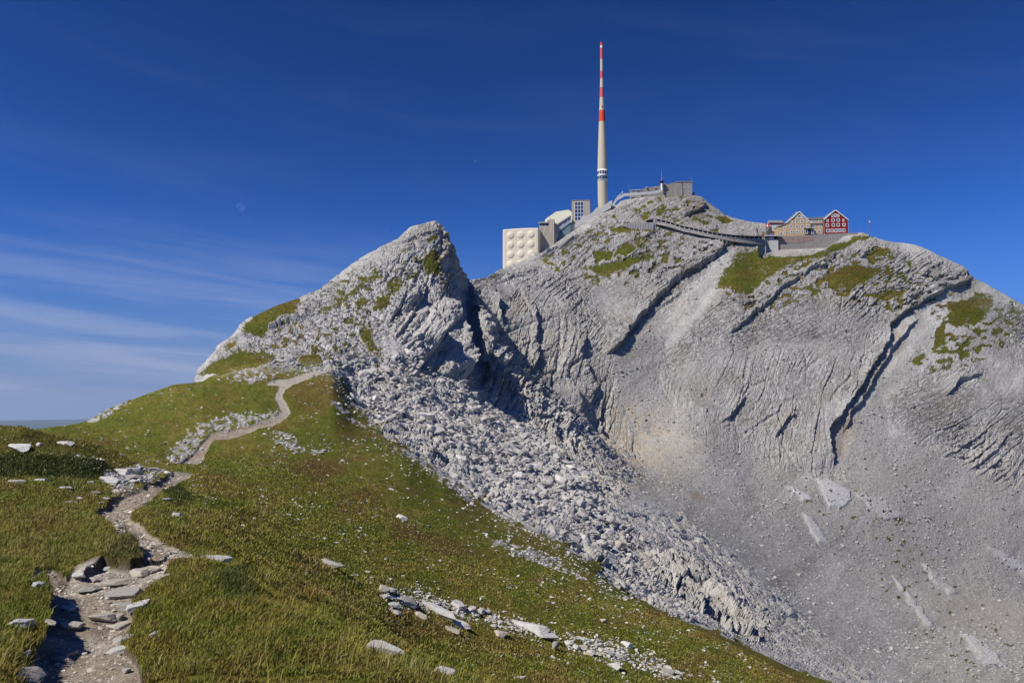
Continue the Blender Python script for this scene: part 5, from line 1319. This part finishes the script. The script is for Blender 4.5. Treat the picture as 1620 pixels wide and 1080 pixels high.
MB().bar((0, 0, -1), (-0.5, 0, ap.z(297)), 0.17).bar((-0.5, 0, ap.z(297)), (-0.7, 0, ap.z(290)), 0.11).build('pole', B['metal'], an)
MB().bar((-1.0, 0, ap.z(295.5)), (0.2, 0, ap.z(296)), 0.10).build('cross_arm', B['metal'], an)
rl = Plane(976, 314, YS - 2.5)
ra = empty('railing', rl.o, 0, 'slanting white handrail at the left end of the summit parapet', 'railing')
m = MB().bar((0, 0, rl.z(311.6)), (rl.x(986.4), 0, rl.z(303.4)), 0.14)
m.build('rail', B['white'], ra); m = MB()
for u, v in ((977.5, 310.4), (981, 307.6), (985.4, 302.2)): m.bar((rl.x(u), 0, rl.z(v+4)), (rl.x(u), 0, rl.z(v)), 0.12)
m.build('post', B['white'], ra)
sh = Plane(1095.8, 312, YS + 2)
shd = empty('shed', sh.o, 0, 'tiny dark red shed against the right side of the summit house', 'shed')
bx(sh, 1095.8, 1098.6, 305.6, 316, 0, 4).build('wall', B['red_shingle'], shd); bx(sh, 1095.6, 1099.0, 304.9, 305.6, -0.3, 4.2).build('roof', B['dark'], shd)
rp2 = Plane(1093.4, 287, YS + 4)
MBo = MB().bar((0, 0, 0), (0, 0, rp2.z(280)), 0.13).bar((-0.4, 0, rp2.z(283)), (0.4, 0, rp2.z(283)), 0.08).build('antenna', B['metal']); MBo.location = rp2.o
tag(MBo, 'short antenna on the right corner of the summit house roof', 'antenna')

# ------------------------------------------------------------------ covered walkway across the slope
WK = [(1037.6, 345.4), (1048, 347.4), (1060, 350.2), (1070, 353.4), (1080, 356.6), (1090, 358.6), (1100, 360.8), (1110, 363.0), (1120, 365.2), (1130, 367.0), (1140, 368.6), (1150, 370.0), (1160, 371.2), (1175, 372.4), (1190, 373.0), (1208, 373.2)]
yk = [min(gpos(u, v + 7).y, gpos(u, v + 10).y) - 1.0 for u, v in WK]
kk = np.polyfit([w[0] for w in WK], yk, 3)
off_ = min(0, min(y - np.polyval(kk, w[0]) for y, w in zip(yk, WK)) * 0.6)
wy = lambda u: float(np.polyval(kk, u) + off_)
wk0 = P(WK[0][0], WK[0][1] + 8, wy(WK[0][0]))
wkw = empty('covered_walkway', wk0, 0, 'long roofed walkway with dark openings crossing the slope to the hotel', 'walkway')
wu_ = np.array([w[0] for w in WK]); wv_ = np.array([w[1] for w in WK])
def wpt(u, dv, dy=0.0):
    v = float(pchip(wu_, wv_, np.array([u]))[0]); p = P(u, v + dv, wy(u)); return Vector((p.x, p.y + dy, p.z)) - wk0
def strip(us, dva, dvb, y0, y1, m=None):
    m = m or MB()
    for a, b in zip(us[:-1], us[1:]):
        q = [wpt(a, dva, y0), wpt(b, dva, y0), wpt(b, dva, y1), wpt(a, dva, y1), wpt(a, dvb, y0), wpt(b, dvb, y0), wpt(b, dvb, y1), wpt(a, dvb, y1)]
        for k in (2, 3): q[k].z = q[k-2 if k == 2 else 0].z
        q[2].z, q[3].z, q[6].z, q[7].z = q[1].z, q[0].z, q[5].z, q[4].z
        m.add(q, [(0,1,2,3), (4,7,6,5), (0,4,5,1), (1,5,6,2), (2,6,7,3), (3,7,4,0)])
    return m
us = list(np.linspace(1037.8, 1208, 40))
strip(us, 0.1, 0.8, -0.5, 4.0).build('roof', B['grey_concrete'], wkw)
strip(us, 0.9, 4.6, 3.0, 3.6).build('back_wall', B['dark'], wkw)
strip(us, 4.6, 5.4, -0.2, 0.35).build('parapet', B['pale_concrete'], wkw)
sl_ = MB()
for a, b in zip(us[:-1], us[1:]):
    ka, kb = (9.5 + 5*max(0, (w_ - 1140)/68) for w_ in (a, b))
    q = [wpt(a, 5.4, 0.1), wpt(b, 5.4, 0.1), wpt(b, kb, -0.8), wpt(a, ka, -0.8), wpt(a, 5.4, 4.0), wpt(b, 5.4, 4.0), wpt(b, kb, 4.0), wpt(a, ka, 4.0)]
    sl_.add(q, [(0,1,2,3), (4,7,6,5), (0,4,5,1), (1,5,6,2), (2,6,7,3), (3,7,4,0)])
sl_.build('embankment', mat_wall('rubble_bank', (0.30, 0.288, 0.268), 0.35, 0.7, 0.95, 1.0, 0.8), wkw)
for k in range(24):
    u = 1038.2 + k * 7.36
    strip([u, u + 0.85], 0.9, 4.6, -0.15, 0.3).build('post', B['pale_concrete'], wkw)
po = P(1034, 362, wy(1038)); 
pt = Plane(1034, 362, wy(1038) - 0.6)
gt = empty('walkway_portal', pt.o, 0, 'concrete portal with slanting roof at the left end of the covered walkway', 'portal')
bx(pt, 1034.0, 1037.6, 344.0, 364, 0, 3).build('pillar', B['grey_concrete'], gt)
MB().prism([pt(*q) for q in [(1022.4, 348.6), (1022.4, 347.6), (1034, 343.2), (1038.2, 343.2), (1038.2, 344.4)]], 0.2, 4).build('roof', B['grey_concrete'], gt)
bx(pt, 1024, 1034, 346.6, 352.2, 3.2, 3.8).build('back_wall', B['dark'], gt)
rt = Plane(1000, 362, gpos(1010, 361).y - 0.6)
rtw = empty('retaining_wall', rt.o, 0, 'ribbed grey retaining wall left of the walkway portal', 'wall')
MB().prism([rt(*q) for q in [(985, 353.6), (1000, 352.6), (1034, 351.8), (1034, 364), (1000, 363), (985, 357)]], 0, 1.2).build('wall', B['grey_concrete'], rtw)
m = MB()
for u in np.arange(992, 1034, 4.1): bx(rt, u, u + 0.5, 352.8, 362, -0.3, 0.0, m)
m.build('rib', B['grey_concrete'], rtw)

# ------------------------------------------------------------------ the hotel
YH = 594.0; hp = Plane(1264, 374, YH)
def gable(pl, ul, ur, ve, ua, va, vb, y0, y1, wall, parent, over=0.5, rake='trim', roof='roof'):
    """gabled house end: wall prism, two roof slabs and pale rake boards; ul/ur eaves, ua/va apex"""
    xl, ze = pl(ul, ve); xr, _ = pl(ur, ve); xa, za = pl(ua, va); zb = pl.z(vb)
    MB().prism([(xl, zb), (xr, zb), (xr, ze), (xa, za), (xl, ze)], y0, y1).build('wall', B[wall], parent)
    for xs, s in ((xl, -1), (xr, 1)):
        dx, dz = xa - xs, za - ze; ln = math.hypot(dx, dz); ux, uz = dx/ln, dz/ln
        ex, ez = xs - ux*over, ze - uz*over; t = 0.35
        nx, nz = (-uz*t, ux*t) if s < 0 else (uz*t, -ux*t)
        if nz < 0: nx, nz = -nx, -nz
        g = 0.02
        MB().prism([(ex + nx*g, ez + nz*g), (xa + nx*g, za + nz*g), (xa + nx, za + nz), (ex + nx, ez + nz)], y0 - 0.1, y1 + 0.5).build('roof', B[roof], parent)
        MB().prism([(ex - nx*0.5, ez - nz*0.5), (xa - nx*0.5, za - nz*0.5), (xa + nx*1.1, za + nz*1.1), (ex + nx*1.1, ez + nz*1.1)], y0 - 0.55, y0 - 0.12).build('rake_board', B[rake], parent)
yh = empty('ochre_hotel', hp.o, 0, 'ochre shingled gabled hotel with white windows on the stone terrace', 'hotel')
gable(hp, 1244.8, 1282.4, 352.4, 1264.2, 335.0, 378, 0, 14, 'yellow', yh)
for u, v, w_, h_, k in [(1264.4, 342.7, 5, 5, 1), (1259.6, 343.4, 3.0, 3.6, 0), (1269.0, 343.4, 3.0, 3.6, 0), (1252.4, 351.0, 2.8, 3.2, 0), (1260.6, 350.4, 4.6, 4.6, 1), (1268.5, 350.3, 4.4, 4.6, 1), (1276.8, 350.6, 2.6, 3.0, 0),
                      (1251.7, 358.6, 4.4, 4.6, 1), (1260.7, 358.5, 4.4, 4.6, 1), (1268.7, 358.2, 4.4, 4.6, 1), (1277.9, 357.9, 4.2, 4.6, 1), (1252.2, 366.7, 4.6, 5, 1), (1261.6, 366.6, 4.4, 5, 1), (1269.4, 366.2, 4.2, 4.6, 1)]:
    window(hp, u, v, w_, h_, yh, 0, mull=k)
# low annex on its left and the connecting range on its right
MB().prism([hp(*q) for q in [(1231.6, 378), (1244.7, 378), (1244.7, 353.6), (1240.6, 356.0), (1231.6, 358.4)]], 1.0, 11).build('annex_wall', B['yellow'], yh)
MB().prism([hp(*q) for q in [(1231.0, 358.4), (1240.6, 355.8), (1244.7, 353.5), (1244.7, 352.8), (1240.4, 354.9), (1231.0, 357.4)]], 0.6, 11.5).build('annex_roof', B['roof'], yh)
for u, v, w_, h_ in [(1241.7, 360.6, 4.0, 4.6), (1241.9, 368.0, 4.0, 4.8)]: window(hp, u, v, w_, h_, yh, 1.0)
window(hp, 1236.4, 369.4, 3.6, 6.2, yh, 1.0, mull=0, pane='dark', name='door')
bx(hp, 1282.5, 1303.0, 349.0 - 2.4, 378, 0.9, 13).build('link_wall', B['yellow'], yh)
MB().prism([hp(*q) for q in [(1277, 346.7), (1303, 346.7), (1303, 342.8), (1279, 343.6)]], 0.5, 13.4).build('link_roof', B['roof'], yh)
bx(hp, 1284.8, 1301.6, 353.0, 353.8, 0.3, 0.9).build('eaves_board', B['roof'], yh)
for u, v, w_, h_ in [(1287.5, 349.5, 4.5, 4.4), (1298.2, 349.5, 4.3, 4.4), (1288.3, 357.5, 4.4, 4.4), (1298.7, 357.2, 4.4, 4.4), (1289.6, 366.2, 5.4, 5.6), (1296.9, 366.2, 4.6, 5.4)]: window(hp, u, v, w_, h_, yh, 0.9)
pch = bx(hp, 1271.6, 1287.0, 361.2, 362.4, -2.4, 0.9).build('porch_roof', B['roof'], yh)
bx(hp, 1273.0, 1286.2, 362.4, 372, -1.2, 0.85).build('porch', B['dark'], yh)
for u, w_ in ((1275.0, 4.0), (1284.6, 4.0)): window(hp, u, 366.6, w_, 7.6, yh, -1.25, mull=0, pane='blue_glass')
bx(hp, 1262.6, 1265.6, 333.0, 336.5, 5, 6.5).build('chimney', B['grey_concrete'], yh)

rh = empty('crimson_hotel', hp.o + Vector((hp.x(1321), 0, 0)), 0, 'crimson shingled gabled house with white windows right of the ochre hotel', 'hotel')
hq = Plane(1264, 374, YH); hq.o = hp.o + Vector((hp.x(1321), 0, 0))
gable(hq, 1303.0, 1340.2, 347.9, 1320.7, 333.0, 378, -0.9, 14, 'red_shingle', rh)
for u, v, w_, h_, k in [(1320.7, 341.1, 4.6, 5.2, 1), (1315.9, 341.9, 3.1, 3.9, 0), (1325.5, 341.6, 3.1, 3.9, 0), (1308.6, 349.4, 3.2, 4.2, 0), (1317.1, 348.7, 5, 5, 0), (1325.3, 348.5, 5, 5, 0), (1333.3, 348.9, 3.0, 4.0, 0),
                      (1308.2, 356.7, 5, 5, 0), (1317.5, 356.4, 5, 5, 0), (1325.4, 356.2, 5, 5, 0), (1334.4, 356.0, 5, 5, 1), (1309.2, 365.3, 5.8, 5.2, 1), (1315.9, 365.3, 5.4, 5.2, 1), (1321.6, 365.2, 4.0, 5.4, 0), (1327.2, 365.0, 5.4, 5.2, 1), (1333.9, 364.8, 5.8, 5.2, 1)]:
    window(hq, u, v, w_, h_, rh, -0.9, mull=k, fr=0.36)
bx(hq, 1302.3, 1303.2, 348.4, 377, -1.2, -0.95).build('corner_board', B['white'], rh)
bx(hq, 1340.25, 1342.4, 348.6, 377, -0.5, 12).build('side_wall', B['white'], rh)
bx(hq, 1338.6, 1340.6, 344.2, 350, 4, 6).build('chimney', B['red_shingle'], rh)

ow = Plane(1228, 360, 603.0)
ot = empty('mountain_hut', ow.o, 0, 'low hut with grey roof and crimson eaves behind the left end of the ochre hotel', 'hut')
bx(ow, 1218.0, 1241.0, 354.8, 366, 0, 9).build('wall', B['pale_concrete'], ot)
bx(ow, 1217.0, 1240.6, 352.8, 354.8, -0.4, 9.2).build('eaves', B['red_shingle'], ot)
x0, z0 = ow(1217.0, 352.8); x1, z1 = ow(1239.8, 346.4)
MB().add([(x0, -0.8, z0), (x1, -0.8, z0), (x1, 4.5, z1), (x0+0.9, 4.5, z1), (x0, 9.4, z0), (x1, 9.4, z0)], [(0,1,2,3), (4,3,2,5), (0,3,4), (1,5,2), (0,4,5,1)]).build('roof', B['roof'], ot)
window(ow, 1227.2, 356.8, 2.2, 2.4, ot, 0, mull=0); window(ow, 1234.6, 356.4, 4.4, 3.0, ot, 0)

# terrace walls under the hotel
tw_ = Plane(1232, 380, 587.0)
tr = empty('terrace_wall', tw_.o, 0, 'long rough stone retaining wall carrying the hotel terrace', 'wall')
MB().prism([tw_(*q) for q in [(1231.5, 400), (1231.5, 374.0), (1262, 372.6), (1300, 370.8), (1340, 368.6), (1357, 368.0), (1357, 380), (1330, 394), (1290, 404)]], 0, 9.5).build('wall', B['stone'], tr)
MB().prism([tw_(*q) for q in [(1233, 383), (1233, 375.6), (1284, 373.2), (1286, 380), (1262, 384.5)]], -0.12, 0.0).build('patched_masonry', B['pink_stone'], tr)
cw = Plane(1208, 380, 585.5)
ct = empty('concrete_terrace', cw.o, 0, 'concrete buttress with a flat jutting slab at the left end of the terrace wall', 'terrace')
bx(cw, 1208.2, 1216.2, 375.2, 402, 0.5, 8).build('buttress', B['grey_concrete'], ct)
bx(cw, 1216.2, 1231.6, 375.2, 402, 0.0, 8).build('wall', B['pale_concrete'], ct)
bx(cw, 1209.4, 1237.0, 372.6, 374.0, -1.6, 7).build('slab', B['pale_concrete'], ct)
bx(cw, 1224.6, 1231.0, 374.4, 378.6, -0.3, 0.0).build('opening', B['dark'], ct)
rg = empty('terrace_railing', hp.o + Vector((0, -5.6, 0)), 0, 'thin metal railing along the edge of the hotel terrace', 'railing')
rp3 = Plane(1264, 374, YH - 5.6)
m = MB()
tops = [(1232, 371.2), (1262, 370.0), (1300, 368.4), (1340, 366.4), (1358, 366.0)]
for a, b in zip(tops[:-1], tops[1:]):
    (xa, za), (xb, zb) = rp3(*a), rp3(*b); m.bar((xa, 0, za), (xb, 0, zb), 0.05).bar((xa, 0, za-0.5), (xb, 0, zb-0.5), 0.03)
m.build('rail', B['metal'], rg); m = MB()
for u in np.arange(1232, 1358, 4.2):
    v = np.interp(u, [q[0] for q in tops], [q[1] for q in tops]); x, z = rp3(u, v); m.box(x-0.05, x+0.05, -0.05, 0.05, z-1.1, z)
m.build('baluster', B['metal'], rg)
# flags, shades, shelter
fp = Plane(1210.4, 372, 584.5)
fl = empty('flag_pole', fp.o, 0, 'flag pole with red white cross flag left of the hotel', 'flag')
MB().bar((0, 0, -0.5), (0, 0, fp.z(352.6)), 0.10).build('pole', B['white'], fl)
fx, fz = fp(1211.0, 353.6); fw, fh = 2.5, 2.3
nx_ = 8; m = MB()
def wave(x): return 0.35*math.sin(x*2.2)*min(1, x)
for k in range(nx_):
    a, b = fw*k/nx_, fw*(k+1)/nx_; da, db = -0.22*a, -0.22*b
    m.add([(fx+a, wave(a), fz-fh+da), (fx+b, wave(b), fz-fh+db), (fx+b, wave(b), fz+db), (fx+a, wave(a), fz+da), (fx+a, wave(a)+.03, fz-fh+da), (fx+b, wave(b)+.03, fz-fh+db), (fx+b, wave(b)+.03, fz+db), (fx+a, wave(a)+.03, fz+da)], [(0,1,2,3), (7,6,5,4), (0,4,5,1), (3,2,6,7), (0,3,7,4), (1,5,6,2)])
fo = m.build('flag', B['flag_red'], fl); m = MB()
for (ax, bx_, az_, bz_) in ((0.5, 2.0, -1.45, -0.95), (1.0, 1.5, -0.95, -0.45), (1.0, 1.5, -1.95, -1.45)):
    for k in range(3):
        a, b = ax + (bx_-ax)*k/3, ax + (bx_-ax)*(k+1)/3; da, db = -0.22*a, -0.22*b
        m.add([(fx+a, wave(a)-.02, fz+az_+da), (fx+b, wave(b)-.02, fz+az_+db), (fx+b, wave(b)-.02, fz+bz_+db), (fx+a, wave(a)-.02, fz+bz_+da), (fx+a, wave(a)+.05, fz+az_+da), (fx+b, wave(b)+.05, fz+az_+db), (fx+b, wave(b)+.05, fz+bz_+db), (fx+a, wave(a)+.05, fz+bz_+da)], [(0,1,2,3), (7,6,5,4), (0,4,5,1), (3,2,6,7), (0,3,7,4), (1,5,6,2)])
m.build('cross', B['white'], fo)
fp2 = Plane(1374.6, 370, 590.5)
fl2 = empty('flag_pole', fp2.o, 0, 'bare pole with a small white pennant on the knoll right of the crimson house', 'flag')
MB().bar((0, 0, -1.5), (0, 0, fp2.z(346.4)), 0.13).build('pole', B['metal'], fl2)
MB().prism([fp2(*q) for q in [(1374.9, 348.6), (1376.4, 349.8), (1376.6, 351.6), (1375.2, 351.8)]], -0.04, 0.04).build('pennant', B['white'], fl2)
shp = Plane(1394, 386, 586.0)
st_ = empty('shelter', shp.o, 0, 'small open shelter with slanting pale roof at the right end of the ridge', 'shelter')
MB().prism([shp(*q) for q in [(1387.0, 380.6), (1387.6, 379.4), (1402.6, 383.2), (1402.4, 384.6)]], -1.0, 4).build('roof', B['pale_concrete'], st_)
bx(shp, 1389, 1400.5, 384.2, 390, 0.5, 3.5).build('wall', B['wood'], st_)
def parasol(u, v, y, label):
    pl = Plane(u, v, y); o = empty('parasol', pl.o, 0, label, 'parasol', None)
    MB().bar((0, 0, -0.8), (0, 0, 1.9), 0.05).build('pole', B['metal'], o)
    MB().lathe([(1.5, 1.45), (1.0, 1.75), (0.05, 2.1)], 8).build('canopy', B['orange'], o)
parasol(1205.6, 374.4, 587.5, 'orange parasol at the right end of the covered walkway')
parasol(1221.8, 372.4, 588.5, 'orange parasol on the jutting concrete slab left of the hotel')

# ------------------------------------------------------------------ people
def limb_mesh(name, joints, edges, radii, mat, parent, sub=1):
    me = bpy.data.meshes.new(name); me.from_pydata(joints, edges, []); me.update()
    o = link(name, me, mat, parent)
    md = o.modifiers.new('skin', 'SKIN'); md.use_smooth_shade = True
    for i, r in enumerate(radii):
        sv = me.skin_vertices[0].data[i]; sv.radius = (r, r); sv.use_root = (i == 0)
    s = o.modifiers.new('sub', 'SUBSURF'); s.levels = sub; s.render_levels = sub
    return o
CLOTH = {}
def cloth(c):
    if c not in CLOTH: CLOTH[c] = mat_wall('cloth', c, 0.1, 4, 0.9)
    return CLOTH[c]
def person(loc, rz, jacket, trousers, label, stride=0.18, group=None):
    J = [(0,0,.95), (0,0,1.12), (0,0.02,1.38), (0,0.01,1.50), (0,0,1.60), (0,0,1.70), (.19,0.01,1.42), (.25,.06,1.14), (.24,-.10,.92), (-.19,0.01,1.42), (-.25,-.04,1.14), (-.24,-.16,.92),
         (.10,0,.90), (.11,-stride,.50), (.11,-stride*.7,.09), (.11,-stride*.7-.16,.05), (-.10,0,.90), (-.11,stride*.4,.50), (-.11,stride,.09), (-.11,stride-.16,.05)]
    E = [(0,1), (1,2), (2,3), (3,4), (4,5), (2,6), (6,7), (7,8), (2,9), (9,10), (10,11), (0,12), (12,13), (13,14), (14,15), (0,16), (16,17), (17,18), (18,19)]
    Rr = [.15, .14, .17, .07, .10, .09, .075, .055, .045, .075, .055, .045, .10, .07, .05, .045, .10, .07, .05, .045]
    b = limb_mesh('person', J, E, Rr, B['skin'], None); b.location = loc; b.rotation_euler = (0, 0, rz)
    tag(b, label, 'person', group)
    ji = [0, 1, 2, 6, 7, 8, 9, 10, 11]; mp = {a: i for i, a in enumerate(ji)}
    limb_mesh('jacket', [J[i] for i in ji], [(mp[a], mp[c]) for a, c in E if a in mp and c in mp], [Rr[i]*1.18 + .012 for i in ji], cloth(jacket), b)
    ti = [0, 12, 13, 14, 16, 17, 18]; mp = {a: i for i, a in enumerate(ti)}
    limb_mesh('trousers', [J[i] for i in ti], [(mp[a], mp[c]) for a, c in E if a in mp and c in mp], [Rr[i]*1.15 + .012 for i in ti], cloth(trousers), b)
    limb_mesh('hair', [(0, .03, 1.66), (0, .02, 1.76)], [(0, 1)], [.10, .085], B['hair'], b)
    return b
pp = gpos(681, 396)
person(pp, 2.4, (0.22, 0.26, 0.55), (0.02, 0.02, 0.025), 'hiker in blue top and dark trousers near the top of the near peak')
person(gpos(1256, 561), 0.5, (0.10, 0.07, 0.05), (0.02, 0.02, 0.02), 'dark clad hiker alone on the grey scree shelf of the mountain')
person(P(1294.2, 371.2, 591), 0.3, (0.55, 0.20, 0.22), (0.05, 0.05, 0.08), 'person in pink top on the hotel terrace')
person(P(1297.2, 371.0, 591), 2.0, (0.35, 0.55, 0.20), (0.04, 0.05, 0.09), 'person in light green top on the hotel terrace')
person(P(1301.4, 371.0, 591), 1.0, (0.06, 0.06, 0.08), (0.03, 0.03, 0.03), 'person in black standing between the two hotel houses')
person(P(988.4, 308.6, YS - 1.4), 1.0, (0.03, 0.03, 0.04), (0.03, 0.03, 0.03), 'person in black by the summit parapet')
person(P(965.6, 318.4, 604.5), 0.0, (0.05, 0.05, 0.09), (0.02, 0.02, 0.02), 'person in dark clothes on the landing beside the transmitter tower')

# ------------------------------------------------------------------ sky things: moon, aeroplane, bird
MD = 140000.0; mpos = P(381, 327, MD)
mm = bpy.data.materials.new('moon'); mm.use_nodes = True; t = mm.node_tree; t.nodes.clear()
d_ = N(t, 'ShaderNodeBsdfDiffuse'); d_.inputs[0].default_value = (0.045, 0.045, 0.045, 1); tr_ = N(t, 'ShaderNodeBsdfTransparent'); ad = N(t, 'ShaderNodeAddShader'); ou = N(t, 'ShaderNodeOutputMaterial')
nz_ = N(t, 'ShaderNodeTexNoise', i_Scale=2.4, i_Detail=4.0); tc_ = N(t, 'ShaderNodeTexCoord'); cr = N(t, 'ShaderNodeMapRange')
t.links.new(tc_.outputs['Object'], nz_.inputs['Vector']); t.links.new(nz_.outputs['Fac'], cr.inputs[0]); cr.inputs[3].default_value = 0.012; cr.inputs[4].default_value = 0.04
t.links.new(cr.outputs[0], d_.inputs[0])
t.links.new(d_.outputs[0], ad.inputs[0]); t.links.new(tr_.outputs[0], ad.inputs[1]); t.links.new(ad.outputs[0], ou.inputs[0])
co, fa = ICO[4]
mo = link('moon', np_mesh('moon', co, fa, 3, True), mm); mo.scale = (6.6*MD/F,)*3; mo.location = mpos
tag(mo, 'pale half moon in the blue sky', 'moon')
apos = P(752, 255, 9000)
pl = empty('aeroplane', apos, math.radians(60), 'tiny white aeroplane high in the sky left of the tower', 'aeroplane')
m = MB().lathe([(0.2, -22), (1.6, -19), (2.2, -12), (2.2, 10), (1.2, 18), (0.3, 22)], 12); m.v = [(z, x, y) for x, y, z in m.v]
m.build('fuselage', B['white'], pl)
for s in (-1, 1):
    MB().add([(-4, s*1.8, -.4), (5, s*1.8, -.4), (-3, s*20, .8), (-6, s*20, .8), (-4, s*1.8, .2), (5, s*1.8, .2), (-3, s*20, 1.0), (-6, s*20, 1.0)], [(0,1,2,3), (4,7,6,5), (0,4,5,1), (1,5,6,2), (2,6,7,3), (3,7,4,0)]).build('wing', B['white'], pl)
    m = MB().lathe([(0.9, -2.2), (1.1, 0), (0.8, 2)], 10); m.v = [(z + 1.5, x + s*7, y - 1.6) for x, y, z in m.v]; m.build('engine', B['metal'], pl)
MB().prism([(-21, 1), (-15, 1.4), (-19, 7.5), (-22, 7.5)], -.2, .2).build('tail_fin', B['white'], pl)
bp_ = P(617.8, 364.5, 240)
bd = empty('bird', bp_, 0.6, 'small dark bird gliding left of the near peak', 'bird')
limb_mesh('body', [(0, .17, 0), (0, .05, 0), (0, -.10, .01), (0, -.19, .03), (0, -.24, .02)], [(0,1), (1,2), (2,3), (3,4)], [.02, .055, .06, .035, .012], B['dark'], bd)
for s in (-1, 1):
    MB().add([(s*.03, .07, .02), (s*.03, -.08, .02), (s*.24, -.06, .09), (s*.42, .02, .06), (s*.40, .07, .06), (s*.22, .07, .09), (s*.03, .07, .035), (s*.03, -.08, .035), (s*.24, -.06, .105), (s*.42, .02, .07), (s*.40, .07, .07), (s*.22, .07, .105)],
             [(0,1,2,5), (5,2,3,4), (11,8,7,6), (10,9,8,11), (0,6,7,1), (1,7,8,2), (2,8,9,3), (3,9,10,4), (4,10,11,5), (5,11,6,0)]).build('wing', B['dark'], bd)
MB().add([(-.03, .15, 0), (.03, .15, 0), (.06, .29, 0), (-.06, .29, 0), (-.03, .15, .015), (.03, .15, .015), (.06, .29, .012), (-.06, .29, .012)], [(3,2,1,0), (4,5,6,7), (0,1,5,4), (1,2,6,5), (2,3,7,6), (3,0,4,7)]).build('tail', B['dark'], bd)

# ------------------------------------------------------------------ the low country far below, out to the horizon
def lowland():
    n_a, n_r = 97, 40
    rs_ = np.geomspace(1200, 90000, n_r); aa = np.linspace(0, 2*math.pi, n_a)[:-1]
    co = []
    for r in rs_:
        for a in aa:
            x, y = r*math.sin(a), r*math.cos(a)
            co.append((x, y, -1500 - r*r/12.7e6 + 0))
    co = np.array(co); m = len(aa)
    co[:, 2] += 160*fbm((co[:, 0], co[:, 1], co[:, 0]*0), 5200, 4, 301)
    fa = [(j*m + k, j*m + (k+1) % m, (j+1)*m + (k+1) % m, (j+1)*m + k) for j in range(n_r-1) for k in range(m)]
    m_, t, b = mat_new('lowland'); L = t.links.new
    ge = N(t, 'ShaderNodeNewGeometry'); nz = N(t, 'ShaderNodeTexNoise', i_Scale=0.0006, i_Detail=6.0); L(ge.outputs['Position'], nz.inputs['Vector'])
    r = N(t, 'ShaderNodeValToRGB'); L(nz.outputs['Fac'], r.inputs[0]); r.color_ramp.elements[0].color = (0.03, 0.045, 0.02, 1); r.color_ramp.elements[1].color = (0.09, 0.12, 0.05, 1)
    L(r.outputs[0], b.inputs['Base Color']); b.inputs['Roughness'].default_value = 1.0; b.inputs['Specular IOR Level'].default_value = 0.05
    tag(link('lowland', np_mesh('lowland', co, np.array(fa), 4, True), m_), kind='structure')
lowland()
# the air: thin enough to leave the mountain clear, thick enough to drown the low country
def air():
    h = MB().box(-95000, 95000, -95000, 95000, -2900, 420).build('haze', None)
    m = bpy.data.materials.new('haze'); m.use_nodes = True; t = m.node_tree; t.nodes.clear()
    v = N(t, 'ShaderNodeVolumePrincipled'); v.inputs['Density'].default_value = 1.3e-5; v.inputs['Color'].default_value = (0.58, 0.75, 1.0, 1)
    o = N(t, 'ShaderNodeOutputMaterial'); t.links.new(v.outputs[0], o.inputs['Volume'])
    h.data.materials.append(m); tag(h, 'thin blue haze over the low country', kind='stuff')
air()
